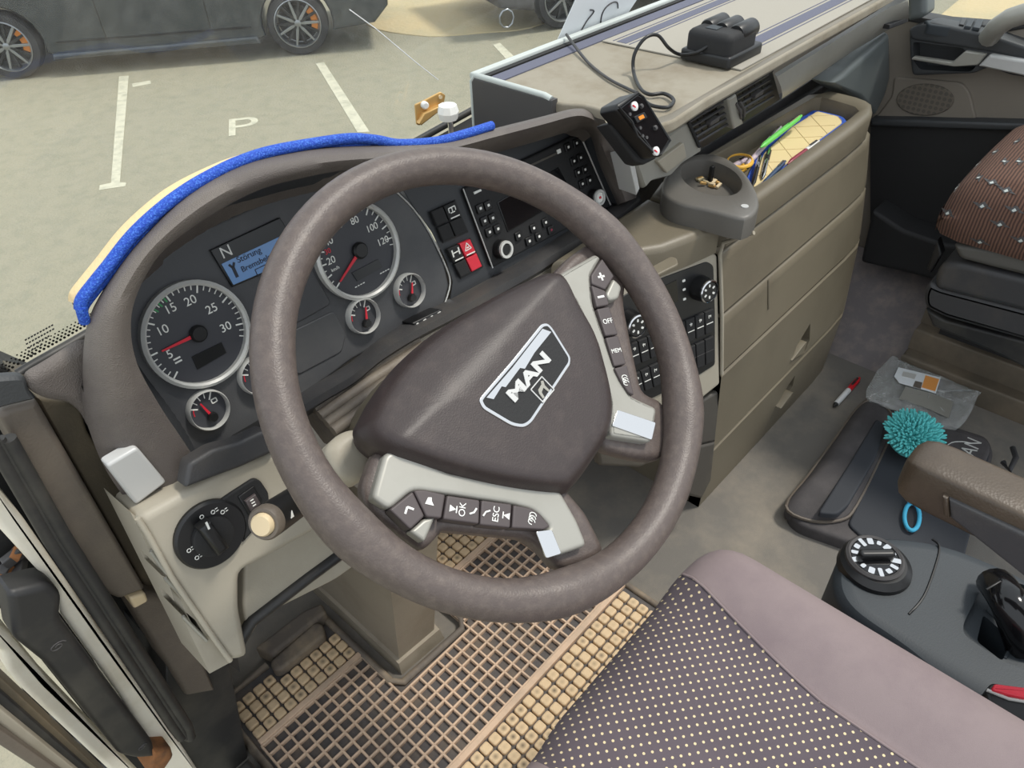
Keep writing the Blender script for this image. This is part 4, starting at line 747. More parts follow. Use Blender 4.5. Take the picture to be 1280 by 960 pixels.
loft('long_strip', [[VF.w(*VF.px(*p, h+e_), h+e_) for p, e_ in zip(ln, (0, 0, .022, .04))] for ln, h in (([(968, 92), (1060, 36), (1112, 4), (1134, -9)], -.01), ([(971, 96), (1062, 40), (1114, 8), (1135, 1)], .012), ([(976, 108), (1064, 50), (1116, 18), (1136, 10)], .016), ([(978, 119), (1066, 60), (1117, 28), (1136, 21)], .008), ([(977, 124), (1066, 64), (1117, 33), (1135, 27)], -.012))], 'silver', pil, closed=False, smooth=60)
pslab('strip_end_cap', [(1112, 31), (1134, 22), (1135, 28), (1112, 37)], VF, .0, .04, 'panel_dark', pil, .003)
pslab('under_vent_panel', [(872, 190), (976, 126), (1112, 34), (1112, 44), (976, 140), (880, 205)], VF, -.085, -.065, 'panel_dark', pil)
pslab('lower_rail', [(872, 208), (980, 140), (1062, 88), (1062, 94), (1000, 138), (920, 195), (880, 222)], VF, -.08, -.05, 'panel_dark', pil, .004)
pslab('glove_panel', [(1040, 104), (1062, 87), (1113, 40), (1114, 95), (1108, 118), (1094, 146), (1075, 125)], FY(.20), -.05, 0, 'greypanel', pil, .012, .01)
slab('glove_panel_return', roundpoly([(min(1.578, a_), b_) for a_, b_ in FY(.31).pl([(1000, 140), (1062, 92), (1085, 120), (1096, 150), (1098, 220), (1060, 160)])], .006), FY(.31), -.03, 0, 'greypanel', pil, .006)
# bracket, crystal knob, paper
gb = thing('brass_bracket', at(540, 135, y=.515), 'small brass bracket with a screw fixed at the windscreen', 'bracket'); B = Fr(at(538, 137, y=.513), (.9, -.3, .3), (0, .1, 1))
pslab('plate', [(519, 131), (528, 127), (551, 115), (557, 119), (554, 134), (525, 157), (521, 156)], B, -.004, 0, 'gold', gb, .001, .002); pslab('ledge', [(524, 155), (530, 142), (553, 131), (554, 136), (527, 157)], B, 0, .012, 'gold', gb, .002)
lathe('screw', [(.006, 0), (.006, .006), (.004, .008)], B.sub(*B.px(530, 131)), 'pen_white', gb, 16); lathe('screw', [(.003, 0), (.003, .003)], B.sub(*B.px(550, 121)), 'cream', gb, 12)
ck = thing('clear_knob', at(560, 160, y=.40), 'faceted clear knob on a short metal stem behind the hood mat', 'knob'); K = Fr(at(560, 140, y=.40), (1, 0, 0), (0, 1, 0))
lathe('knob_head', [(.004, -.014), (.013, -.010), (.0155, 0), (.013, .010), (.004, .013)], K, 'crystal', ck, 9, smooth=10); lathe('stem', [(.004, -.066), (.004, -.012)], K.sub(.003, 0), 'chrome', ck, 10)
pa = thing('paper_sheet', at(730, 40, y=.5), 'pale paper sheet with handwritten strokes leaning on the windscreen', 'paper'); PF = Fr(at(740, 25, y=.497), (1, .0, 0), (0, -.22, 1))
pslab('sheet', [(722, -6), (697, 50), (784, 18), (800, -6)], PF, -.001, 0, 'paper', pa)
for q in ([(737, 12), (742, 14), (733, 26), (726, 38)], [(772, 10), (771, 3), (765, 3), (757, 9), (752, 18), (750, 30)]): tube('pen_stroke', spline([tuple(PF.w(*PF.px(*p), .001)) for p in q], 4, False), .0012, 'pencil', pa, 6)

# ------------------------------------------------------------------ centre console
con = thing('centre_console', (.95, .15, 0), 'olive-grey centre console of stacked drawer panels', 'console')
PR = [(.215, .655), (.125, .657), (.108, .652), (.099, .638), (.098, .618), (.101, .600), (.077, .483), (.057, .363), (.043, .175), (.05, .0)]
def pry(z):
    for (y0, z0), (y1, z1) in zip(PR[3:], PR[4:]):
        if z0 >= z >= z1: return y0+(y1-y0)*(z0-z)/(z0-z1)
    return PR[-1][0]
XS = [(.622, 0), (.632, 0), (.8, 0), (1.0, 0), (1.15, 0), (1.22, .003), (1.26, .014), (1.285, .035), (1.298, .07), (1.30, .2)]
def cpanel(nm, zs, m, off=0., x0=.622, x1=None, taper=1., thick=0.):
    rows = []
    for i, z in enumerate(zs):
        e = .004 if i in (0, len(zs)-1) else 0.
        fr_ = [(max(x, x0), pry(z)+d*taper+off+e, z) for x, d in XS if x1 is None or x <= x1]
        if thick: fr_ = fr_ + [(min(x, 1.275), (y+thick if d < .1 else y), z_) for (x, y, z_), (_, d) in list(zip(fr_, XS))[::-1]]
        rows.append(fr_)
    return loft(nm, rows, m, con, closed=bool(thick), smooth=50)
def zr(a, b, n=6): return [a, a-.003] + [a+(b-a)*k/n for k in range(1, n)] + [b+.003, b]
cpanel('drawer_panel', zr(.597, .486), 'console', thick=.026); cpanel('drawer_panel', zr(.480, .366), 'console', thick=.026); dpc = cuttable(cpanel('drawer_panel', zr(.360, .182), 'console', thick=.026)); ppc = cuttable(cpanel('plinth_panel', zr(.177, .0), 'console', thick=.026))
for z in (.5985, .483, .363): cpanel('seam_strip', [z+.006, z, z-.006], 'console', .0065)
cpanel('inner_core', [.6, .4, .2, 0], 'blackmatt', .03, x0=.645)
mk('left_edge', [(.622, pry(z)+d, z) for z in (.60, .48, .36, .18, 0) for d in (0, .35)], [(2*i, 2*i+1, 2*i+3, 2*i+2) for i in range(4)], 'console', con)
tube('edge_bead', [(.624, pry(z)+.001, z) for z in (.655, .62, .597, .54, .483, .42, .363)], .0035, 'beige', con, 8)
p0 = at(957, 357, y=.078); tube('split_line', [(p0.x, pry(.478)-.0005, .478), (p0.x+.005, pry(.41)-.0005, .415)], .0018, 'console', con, 6)
CF = Fr((.9, pry(.25), .25), (1, 0, 0), (0, .07, 1))
hcut = []
for q, q2 in (([(989, 452), (996, 432), (1013, 404), (1012, 425), (1006, 440)], [(990, 451), (1006, 430), (1009, 427), (1005, 441)]), ([(975, 512), (984, 490), (996, 470), (995, 484), (988, 500)], [(976, 511), (990, 492), (992, 490), (988, 500)])):
    hcut.append(clean(roundpoly(CF.pl(q, 0), .003))); pslab('handle_grip', q2, CF, -.02, .004, 'console', con, .001, .002)
for o_ in (dpc, ppc): cut(o_, hcut, CF, -.018, .05)
# top rail with open tray
TT = FT(.655)
touter = [(.622, .115), (.64, .100), (.8, .098), (1.1, .098), (1.2, .102), (1.25, .118), (1.275, .15), (1.28, .24), (.70, .262), (.622, .262)]
tinner = roundpoly([(.76, .126), (1.225, .133), (1.24, .238), (.76, .246)], .025)
ringslab('top_rail', touter, tinner, TT, -.050, .004, -.031, 'console', con, .010, 80)
mk('tray_end_wall', [(1.236, .138, .652), (1.236, .236, .652), (1.232, .236, .626), (1.232, .14, .626)], [(0, 1, 2, 3)], 'console', con)
# deck left of tray up to the radio
DK = [(.36, .243), (.40, .20), (.50, .135), (.56, .118), (.618, .106), (.622, .14), (.622, .25)]
slab('deck', DK, FT(.651), -.05, .004, 'console', con, .012)
pslab('deck_lid', [(805, 338), (838, 320), (846, 322), (848, 330), (812, 348)], FT(.655), 0, .003, 'console', con, .002, .004)

# pad and pens in the tray
ZT = .629; TP = FT(ZT)
pad = thing('quilted_pad', TP.w(1.0, .18), 'beige diamond-quilted pad with blue border lying in the tray', 'pad')
po = clean(roundpoly([(.785, .140), (1.19, .140), (1.222, .165), (1.222, .230), (1.10, .232), (.95, .215), (.83, .175)], .014))
slab('border', po, TP, -.003, .003, 'rope', pad, .002); pi_ = clean(inset(po, .011)); slab('quilt', pi_, TP, 0, .0055, 'quilt', pad, .003)
for k in range(7):
    for sg in (1, -1):
        x = .80+k*.075; a, b = (x, .14), (x+.085*sg, .225); seg_ = [mix2(a, b, t/4) for t in range(5)]
        inp = lambda p: sum(1 for i in range(len(pi_)) if (pi_[i][1] > p[1]) != (pi_[(i+1) % len(pi_)][1] > p[1]) and p[0] < (pi_[(i+1) % len(pi_)][0]-pi_[i][0])*(p[1]-pi_[i][1])/(pi_[(i+1) % len(pi_)][1]-pi_[i][1])+pi_[i][0]) % 2
        sg_ = [p for p in [mix2(a, b, t/16) for t in range(17)] if inp(p)]
        if len(sg_) > 2: tube('stitch_line', [TP.w(*sg_[0], .0055), TP.w(*sg_[-1], .0055)], .0008, 'quiltline', pad, 5)
def pen(p, q, z0, z1, r, mb, mt, label, cap=None, clip=True):
    a, b = at(*p, z=z0), at(*q, z=z1); d = (b-a).normalized(); L = (b-a).length; t = thing('pen', (a+b)/2, label, 'pen'); u = d.orthogonal(); F = Fr(a, u, d.cross(u)); 
    if F.n.dot(d) < 0: F = Fr(a, d.cross(u), u)
    lathe('barrel', [(r*.9, .0), (r, .004), (r, L*.55)], F, mb, t, 12); lathe('upper_barrel', [(r*1.02, L*.55), (r*1.02, L*.94), (r*.8, L*.97)], F, mt, t, 12)
    lathe('tip', [(r*.25, -.014), (r*.9, 0)], F, cap or mb, t, 12); lathe('push_end', [(r*.5, L*.97), (r*.5, L+.006)], F, mt, t, 10)
    if clip: box('clip', F.w(0, 0, L*.8)+Vector((0, 0, r+.0015)), (L*.28, r*.7, .0015), 'chrome', t, 0, d, Vector((0, 0, 1)).cross(d))
    return t
zp = ZT+.012
pen((955, 181), (1000, 146), zp+.016, zp+.022, .0052, 'pen_green', 'pen_green', 'bright green ballpoint pen lying across the quilted pad')
pen((935, 205), (975, 160), zp-.003, zp, .005, 'pen_lilac', 'pen_white', 'pale lilac and white pen along the back of the tray')
pen((908, 213), (931, 200), zp-.004, zp-.004, .0055, 'pen_lilac', 'pen_lilac', 'stubby pink marker half under the yellow band')
pen((942, 228), (950, 196), zp, zp+.006, .0042, 'black', 'chrome', 'slim black pen with chrome end on the quilted pad, next to cup holder')
pen((954, 219), (962, 187), zp-.002, zp, .0044, 'chrome', 'black', 'silver-tipped black pen pointing at the green pen')
pen((989, 202), (1022, 178), zp, zp+.002, .0052, 'pen_maroon', 'pen_white', 'maroon and white pen along the front lip of the tray')
pen((956, 228), (980, 203), zp, zp+.002, .0045, 'pen_navy', 'pen_navy', 'steel-blue pen at the front corner of the tray')
yb = thing('yellow_band', at(925, 203, z=zp), 'yellow rubber band loop lying beside the cup holder', 'rubber band')
tube('loop', spline([tuple(at(925+16*math.cos(t), 201+8*math.sin(t), z=zp+.012)) for t in [k*math.pi/4 for k in range(8)]], 4), .0035, 'yellowband', yb, 6, True, flat=.5)
tube('loose_end', [at(928, 205, z=zp+.01), at(932, 212, z=zp), at(926, 215, z=zp)], .003, 'yellowband', yb, 6)
# cup holder
CH = FT(.690); ch = thing('cup_holder', CH.w(.70, .17, -.03), 'grey plastic cup holder with litter inside, at the end of the tray', 'cup holder')
co = spline(CH.pl([(828, 240), (832, 218), (848, 201), (880, 192), (908, 198), (930, 215), (945, 238), (949, 258), (938, 272), (922, 273), (880, 262), (845, 254)]), 4)
ci = CH.pl([(889+38*math.cos(t), 222+21*math.sin(t)+8*math.cos(t)) for t in [k*2*math.pi/28 for k in range(28)]])
ringslab('holder_body', co, ci, CH, -.036, .002, -.029, 'cupgrey', ch, .006, 64)
lathe('coin_stud', [(.006, 0), (.006, .003)], CH.sub(*CH.px(931, 258, .002)), 'silver_bright', ch, 12)
cl = CH.px(890, 229, -.03)
for k in range(14):
    a = random.random()*6.28; r = .024*random.random()**.5; tag(box('litter_piece', CH.w(cl[0]+r*math.cos(a), cl[1]+r*math.sin(a), -.027+.004*random.random()), (.008+.006*random.random(), .005, .004), ('cream', 'cupdirt', 'gold')[k % 3], None, .001, (math.cos(a*3), math.sin(a*3), .2), (-math.sin(a*3), math.cos(a*3), .1)), 'small crumb of litter lying in the cup holder', 'litter', 'litter in the cup holder')
tag(box('black_clip', CH.w(cl[0], cl[1]+.004, -.0145), (.008, .006, .03), 'black', None, .001), 'small black clip standing up in the cup holder', 'clip')

# ------------------------------------------------------------------ climate panel
FK = Fr((.62, .099, .56), (math.cos(math.radians(15)), -math.sin(math.radians(15)), 0), (0.05, .19, 1))
ck_ = thing('climate_panel', FK.w(-.07, -.05), 'black heater control and switch panel in a beige bezel', 'control panel')
pslab('bezel', [(740, 370), (806, 346), (880, 316), (897, 318), (899, 400), (900, 480), (868, 506), (790, 545), (745, 545)], FK, -.012, 0, 'beige', ck_, .004, .006)
pslab('panel_face', [(755, 385), (800, 358), (884, 327), (892, 332), (894, 390), (894, 456), (866, 474), (800, 505), (765, 510)], FK, 0, .002, 'black', ck_, .001, .006)
pslab('lower_box', [(745, 548), (790, 540), (868, 506), (902, 486), (895, 552), (868, 558), (800, 585), (750, 583)], FK, -.024, -.008, 'console_dark', ck_, .006, .004)
pslab('foot_box', [(850, 562), (868, 559), (895, 552), (890, 600), (878, 624), (860, 620)], Fr(FK.w(0, 0, .0), FK.u, FK.v), -.024, -.008, 'console_dark', ck_, .006, .004)
pslab('display_window', [(829, 358), (846, 350), (848, 376), (831, 384)], FK, .002, .003, 'black_gloss', ck_)
for p in ((855, 351), (855.5, 362), (856, 374), (842, 391)): slab('symbol', rr(.006, .004, .001, 2), FK.sub(*FK.px(*p, .003), 0), .002, .0028, 'white', ck_)
for p, r in (((878, 361), .0195), ((789, 404), .0195)):
    F = FK.sub(*FK.px(*p, .01), 0); k_ = lathe('heater_knob', [(r*1.1, .002), (r*1.06, .012), (r, .024)], F, 'black', ck_, 32)
    lathe('knob_ring', [(r*1.0, .024), (r*1.0, .027), (r*.88, .028), (r*.86, .025)], F, 'chrome', k_, 32, (False, False)); lathe('knob_face', [(r*.88, .024), (r*.8, .0262)], F, 'black', k_, 28)
    for j in range(6):
        a = j*math.pi/3+.5; slab('knob_symbol', rr(.005, .0035, .001, 2), F.sub(r*.52*math.cos(a), r*.52*math.sin(a), 0, a), .026, .0268, 'white', k_)
for qi, q in enumerate(([(785.8, 432), (893, 386), (893, 414), (791, 459)], [(789.5, 470), (893, 420), (893, 452), (795.6, 494)])):
    for i in range(9):
        s0, s1 = (i+.05)/9, (i+.95)/9; cell = [quadpt(q, s0, 0), quadpt(q, s1, 0), quadpt(q, s1, 1), quadpt(q, s0, 1)]
        b_ = pslab('rocker_switch', cell, FK, .002, .007, 'blackmatt', ck_, .0015)
        if qi == 0 or i < 4:
            joined('indicator_bar', [bar(FK.px(*quadpt(q, s0+.012, .55), .007), FK.px(*quadpt(q, s1-.012, .55), .007), .0013)], FK, .007, .0076, 'white', b_)
            Fs = FK.sub(*FK.px(*quadpt(q, (s0+s1)/2, .25), .007), 0); joined('switch_symbol', [bar((-.003, .001), (.003, .001), .001), bar((-.001*(i % 3), -.003), (-.001*(i % 3), .003), .001), bar((.002, -.002), (.002, .002), .0009)], Fs, .007, .0076, 'white', b_)
        else: joined('switch_split', [bar(FK.px(*quadpt(q, s0, .5), .007), FK.px(*quadpt(q, s1, .5), .007), .001)], FK, .007, .0074, 'slate', b_)

# ------------------------------------------------------------------ floor mat
mt = thing('rubber_floor_mat', (.03, .2, 0), 'dirty rubber floor mat with square lattice under the steering wheel', 'floor mat')
P_ = .0210; X0, X1 = -.288, .352
slab('mat_sheet', roundpoly([(X0-.012, -.05), (X1+.008, -.05), (X1+.008, .43), (.12, .43), (.1, .22), (-.07, .22), (-.07, .43), (X0-.012, .43)], .012), FT(0), .0, .008, 'mat_base', mt, .002)
ncol = int((X1-X0)/P_); rib = None
def clone(o, loc):
    c = o.copy(); coll.objects.link(c); c.location = loc; return c
ry = [.06+k*P_ for k in range(13)]
def inped(x, y): return -.073 < x < .09 and y > .218
r1 = box('rib', (mt.location.x, mt.location.y, .0115), ((X1-X0), .0036, .009), 'mat_rib', mt, .001); bandy = (0, 1, 12)
r1.location = (.002, ry[0]-.2, 0)
for k, y in enumerate(ry[1:8]): clone(r1, (.002, y-.2, 0))
s1_ = box('rib', (mt.location.x, mt.location.y, .0115), (.213, .0036, .009), 'mat_rib', mt, .001); s1_.location = (-.183-.03+.0, ry[8]-.2, 0)
for y in ry[9:]: clone(s1_, (-.213, y-.2, 0))
s2_ = box('rib', (mt.location.x, mt.location.y, .0115), (.258, .0036, .009), 'mat_rib', mt, .001); s2_.location = (.223-.03, ry[8]-.2, 0)
for y in ry[9:]: clone(s2_, (.193, y-.2, 0))
cl_ = box('rib', (mt.location.x, mt.location.y, .0115), (.0036, 12*P_, .009), 'mat_rib', mt, .001); cl_.location = (X0-.03, ry[6]-.2, 0)
cs_ = None
for k in range(1, ncol+2):
    x = X0+k*P_
    if not inped(x, .3): clone(cl_, (x-.03, ry[6]-.2, 0))
    else:
        if cs_ is None: cs_ = box('rib', (mt.location.x, mt.location.y, .0115), (.0036, 7*P_, .009), 'mat_rib', mt, .001); cs_.location = (x-.03, ry[0]+3.5*P_-.2, 0)
        else: clone(cs_, (x-.03, ry[0]+3.5*P_-.2, 0))
for yy in (.053, .3195): box('band', ((X0+X1)/2 if yy < .2 else -.18, yy, .0125), ((X1-X0) if yy < .2 else .215, .011, .010), 'mat_rib', mt, .002)
box('band', (.225, .3195, .0125), (.25, .011, .010), 'mat_rib', mt, .002)
box('band', ((X0+X1)/2, -.041, .0125), ((X1-X0), .016, .010), 'mat_block', mt, .002)
tbk = slab('tread_block', rr(P_*.86, P_*.86, .004, 3), Fr((mt.location.x, mt.location.y, 0), (1, 0, 0), (0, 1, 0)), .008, .0155, 'mat_block', mt, .003); first = True
slots = [(X0+(i+.5)*P_, .337+j*P_) for j in range(4) for i in range(ncol)] + [(X0+(i+.5)*P_, .0355-j*P_) for j in range(4) for i in range(ncol)]
for x, y in slots:
    if inped(x, y) or (y > .385 and -.21 < x < -.07): continue
    if first: tbk.location = (x-.03, y-.2, 0); first = False
    else: clone(tbk, (x-.03, y-.2, 0))
tube('mat_border', [(X0-.012, -.05, .01), (X0-.012, .43, .01), (-.2, .43, .01)], .007, 'mat_edge', mt, 8); tube('mat_border', [(X1+.006, -.05, .01), (X1+.006, .43, .01)], .006, 'mat_edge', mt, 8)
tube('cutout_border', [(-.074, .44, .012), (-.074, .24, .012), (-.06, .222, .012), (.08, .218, .012), (.094, .235, .012), (.098, .44, .012)], .007, 'mat_edge', mt, 8)
fp = thing('foot_rest', at(365, 800, z=.03), 'worn black rubber foot rest pads beside the pedestal', 'foot rest'); f3 = FT(.04)
pslab('rubber_pad', [(318, 809), (380, 762), (402, 753), (408, 765), (395, 774), (340, 818), (330, 815)], f3, -.03, .0, 'mat_edge', fp, .006, .006)
pslab('rubber_pad', [(336, 827), (394, 776), (404, 780), (406, 794), (352, 836), (342, 838)], FT(.03), -.02, .002, 'mat_edge', fp, .006, .008)
struct(slab('trim_2', [(-.345, -1.0), (-.315, -1.0), (-.315, .30), (-.345, .30)], FT(0), 0, .04, 'rubber', bev=.008))
kp = struct(slab('trim_3', FY(.29).pl([(222, 846), (300, 832), (330, 1000), (230, 1000)]), FY(.29), -.2, -.032, 'rubber', bev=.003))

# ------------------------------------------------------------------ driver seat
st = thing('driver_seat', (0, -.45, 0), 'driver seat cushion in dotted dark fabric with pale mauve bolster', 'seat')
def zf(x, y):
    z = .488; dx_ = 0
    t = max(0, x-.085)/.07; z += .028*math.sin(min(1, t)*math.pi/2)
    t2 = max(0, -.14-x)/.07; z += .028*math.sin(min(1, t2)*math.pi/2)
    yf = -.150-.35*max(0, abs(x)-.10)**1.3; d = y-(yf-.05)
    if d > 0: z -= .05*(1-math.sqrt(max(0, 1-min(1, d/.05)**2)))+.0
    e = x-.155
    if e > 0: z -= .05*(1-math.sqrt(max(0, 1-min(1, e/.045)**2)))
    return z
def front(x): return -.150-.35*max(0, abs(x)-.10)**1.3
def patch(nm, xs, m):
    rows = []
    for i in range(30):
        t = i/29; row = []
        for x in xs:
            if nm == 'side_bolster' and x > 0: x = .2-(.2-x)*(.072+.046*min(1, t*2.2))/.108
            elif nm == 'cushion_centre' and x > 0: x = x*(.128-.046*min(1, t*2.2))/.092
            y = front(x)-(t**1.4)*.62+.0005; row.append(Vector((x, y, zf(x, y))))
        rows.append(row)
    rows.insert(0, [Vector((p.x, p.y-.006, .34)) for p in rows[0]]); rows.insert(1, [Vector((p.x, p.y+.003, p.z-.05)) for p in rows[1]])
    return loft(nm, rows, m, st, closed=False, smooth=180)
lin_ = lambda a, b, n: [a+(b-a)*k/n for k in range(n+1)]
patch('cushion_centre', lin_(-.155, .092, 22), 'dotfabric'); bo_ = lin_(.092, .2, 26); patch('side_bolster', bo_, 'bolster'); patch('side_bolster', lin_(-.24, -.155, 10), 'bolster')
tube('seam_piping', [(lambda x_, t_: Vector((x_, front(x_)-t_**1.4*.62, zf(x_, front(x_)-t_**1.4*.62)+.0005)))(.128-.046*min(1, k/20*2.2), k/20) for k in range(1, 20)], .0016, 'bolster', st, 6)
mk('bolster_side', [Vector((.2, front(.2)-k*.03, z)) for k in range(21) for z in (zf(.2, front(.2)-k*.03), .33)], [(2*i, 2*i+1, 2*i+3, 2*i+2) for i in range(20)], 'bolster', st)
slab('seat_base', rr(.38, .55, .05, 5, 0, -.48), FT(0), .0, .36, 'seatshell', st, .02)

# ------------------------------------------------------------------ gear console, armrest, buckle
GT = FT(.415); gc = thing('gear_console', GT.w(.38, -.42, -.2), 'blue-grey gear selector console with rotary dial beside the driver seat', 'gear console')
go = spline(GT.pl([(1044, 728), (1050, 692), (1070, 672), (1110, 667), (1170, 674), (1230, 694), (1300, 730), (1360, 800), (1340, 900), (1280, 915), (1205, 872), (1130, 812), (1064, 764)]), 5)
gcb = cuttable(slab('console_body', go, GT, -.36, 0, 'gearplastic', gc, .018))
tube('cover_seam', spline([tuple(GT.w(*GT.px(*p), .0002)) for p in ((1165, 674), (1174, 683), (1170, 705), (1155, 745), (1136, 768))], 4, False), .0016, 'black', gc, 6)
Fk = GT.sub(*GT.px(1096, 702, .01), 0)
lathe('dial_collar', [(.046, -.006), (.044, .006), (.036, .013)], Fk, 'black', gc, 40); F = GT.sub(*GT.px(1095, 694, .02), 0)
lathe('dial_ring', [(.036, .008), (.036, .016), (.033, .019), (.030, .017)], F, 'slate', gc, 40, (False, False)); dl = lathe('rotary_dial', [(.031, .01), (.029, .0165), (.005, .0168)], F, 'black_gloss', gc, 36)
slab('dial_grip', rr(.046, .012, .005, 4), F.sub(0, 0, 0, math.radians(-48)), .0165, .028, 'black', dl, .004)
for j in range(14):
    a = j*.45+.2; slab('dial_mark', rr(.007+.003*(j % 3), .0055+.002*(j % 2), .0015, 2), F.sub(.0245*math.cos(a), .0245*math.sin(a), 0, a), .0166, .0176, 'chrome', dl)
lrc = clean(roundpoly(GT.pl([(1236, 716), (1300, 738), (1320, 850), (1252, 826), (1204, 793), (1204, 780)]), .008)); wlc = clean(roundpoly(GT.pl([(1232, 764), (1262, 790), (1268, 800), (1256, 822), (1224, 797)]), .005)); lvc = clean(roundpoly(GT.pl([(1240, 722), (1296, 740), (1312, 838), (1272, 800), (1258, 780), (1236, 742)]), .006))
cut(gcb, [lrc], GT, -.008, .05); gcb['_m'] = 'gearplastic'; cut(gcb, [wlc, lvc], GT, -.055, .05)
tube('well_edge', [GT.w(*GT.px(*p, -.008), -.008) for p in ((1256, 823), (1268, 800), (1262, 789), (1233, 763))], .002, 'gearplastic', gc, 6)
lv_ = thing('parking_brake_lever', at(1252, 742, z=.44), 'glossy black parking brake lever in the gear console recess', 'lever')
la = at(1250, 738, z=.44); lb_ = at(1275, 790, z=.425); tube('lever_body', spline([tuple(at(1244, 728, z=.43)), tuple(at(1252, 738, z=.445)), tuple(at(1264, 758, z=.45)), tuple(at(1276, 790, z=.43)), tuple(at(1282, 810, z=.41))], 5, False), .018, 'black_gloss', lv_, 16, flat=1.2)
for k in range(3): tube('lever_rib', [at(1233+k*9, 737+k*6, z=.455), at(1250+k*9, 727+k*6, z=.462), at(1268+k*9, 733+k*7, z=.452)], .0015, 'black', lv_, 6)
ar = thing('armrest', (.295, -.5, .62), 'brown-grey padded driver armrest with dark side insert', 'armrest')
prof = [(.282, .650), (.290, .66), (.330, .66), (.341, .652), (.343, .63), (.337, .604), (.288, .604), (.280, .614)]
cxm = .312; czm = .634; rows = []
for y, s in ((-.309, .25), (-.311, .6), (-.317, .85), (-.328, .97), (-.345, 1), (-.45, 1), (-.62, 1), (-.8, 1)): rows.append([(cxm+(x-cxm)*s, y, czm+(z-czm)*s) for x, z in spline(prof, 4)])
loft('armrest_pad', rows, 'armrest', ar, smooth=60)
pslab('side_insert', [(1185, 624), (1340, 696), (1340, 770), (1187, 648)], FXm(.279), -.05, .003, 'panel_dark', ar, .004); pslab('insert_edge', [(1178, 621), (1184, 624), (1186, 648), (1179, 644)], FXm(.279), -.05, .005, 'armrest', ar, .002)
bk = thing('seat_belt_buckle', at(1265, 880, z=.46), 'seat belt buckle with red release button beside the bolster', 'seat belt buckle'); BF = FT(.46)
pslab('buckle_body', [(1232, 862), (1240, 852), (1320, 868), (1340, 930), (1290, 930), (1238, 884)], BF, -.042, 0, 'black', bk, .004, .005); pslab('release_button', [(1243, 854), (1320, 864), (1318, 880), (1262, 868), (1240, 862)], BF, 0, .006, 'red', bk, .002, .003)
tube('buckle_rim', [BF.w(*BF.px(*p), .001) for p in ((1233, 863), (1260, 874), (1320, 884))], .002, 'bezel', bk, 6)

# ------------------------------------------------------------------ floor items between the seats
pen((1045, 505), (1073, 474), .008, .008, .0068, 'pen_white', 'pen_red', 'red and white ballpoint pen lying on the grey carpet', 'black')
bg_ = thing('document_bag', at(1090, 600, z=0), 'black fabric document bag lying on the floor between the seats', 'bag'); BZ = FT(.03)
bo2 = roundpoly(BZ.pl([(985, 640), (1085, 502), (1140, 516), (1236, 545), (1244, 566), (1215, 640), (1200, 720), (1100, 690), (1000, 655)]), .02)
slab('bag_body', bo2, BZ, -.03, 0, 'bag', bg_, .01); pslab('flap', [(1060, 655), (1110, 548), (1130, 535), (1230, 555), (1238, 566), (1200, 720), (1110, 700)], BZ, 0, .006, 'bag_dark', bg_, .004, .012)
ro = spline(BZ.pl([(982, 634), (1010, 596), (1045, 548), (1070, 513), (1088, 502), (1110, 514), (1115, 536), (1102, 570), (1070, 634), (1050, 652), (1010, 652)]), 4)
dome('padded_pocket', ro, BZ, lambda a, b, s: .028*(1-s**4)+.002, 'bag', bg_, h0=-.02); 
mid = BZ.pl([(1022, 642), (1066, 572), (1095, 524), (1107, 532), (1095, 572), (1060, 632), (1046, 644)], .03); slab('mesh_panel', roundpoly(mid, .01), BZ, .02, .0335, 'bag_dark', bg_, .004)
tube('pocket_piping', [BZ.w(p[0], p[1], .004) for p in ro], .0035, 'pillar', bg_, 6, True)
hd = roundpoly(BZ.pl([(1180, 533), (1232, 546), (1240, 560), (1226, 592), (1170, 575)], .02), .012); slab('hard_case', hd, BZ, 0, .02, 'bag', bg_, .008)
lf = BZ.px(1212, 564, .021); lu = Vector(BZ.px(1218, 556, .021))-Vector(BZ.px(1206, 578, .021)); text('bag_lettering', 'MAN', BZ.sub(lf[0], lf[1], 0, math.atan2(lu.y, lu.x)), .042, 'bezel', bg_, h=.0208)
tube('emblem_arc', spline([tuple(BZ.w(*BZ.px(*p, .021), .021)) for p in ((1181, 559), (1190, 553), (1203, 552), (1214, 554))], 3, False), .001, 'bezel', bg_, 5)
pb = thing('plastic_sleeve', at(1150, 490, z=.03), 'crumpled clear plastic sleeve holding a printed card on the bag', 'plastic sleeve'); PZ = FT(.0375)
pp = PZ.pl([(1083, 497), (1112, 450), (1130, 455), (1215, 490), (1222, 497), (1195, 540), (1140, 520)]); cpp = (sum(p[0] for p in pp)/7, sum(p[1] for p in pp)/7)
random.seed(3); dome('sleeve', [(a+.004*random.random(), b+.004*random.random()) for a, b in spline(pp, 5)], PZ, lambda a, b, s: .004+.010*random.random()*(s < .98), 'plasticbag', pb, (1, .93, .84, .72, .6, .45, .3, .15), cpp, 0, smooth=20)
cdp = pslab('printed_card', [(1123, 459), (1176, 472), (1170, 491), (1124, 478), (1118, 470)], PZ, .013, .015, 'paper', pb); pslab('card_print', [(1157, 469), (1174, 474), (1169, 489), (1152, 484)], PZ, .015, .0155, 'label_orange', cdp); pslab('card_square', [(1144, 476), (1153, 478), (1151, 486), (1141, 483)], PZ, .015, .0155, 'gaiter', cdp); pslab('card_print', [(1129, 464), (1146, 468), (1143, 474), (1127, 470)], PZ, .015, .0155, 'bezel', cdp)
pslab('note', [(1132, 483), (1165, 492), (1192, 502), (1186, 522), (1160, 510), (1124, 498)], PZ, .010, .012, 'silver', pb)
dz = at(1143, 543, z=.095); du = thing('chenille_duster', dz, 'teal chenille duster mitt with cord loop on the black bag', 'duster'); nb = Vector((-.25, -.15, .95)).normalized(); DF = Fr(dz, (1, 0, .26), (0, 1, .15))
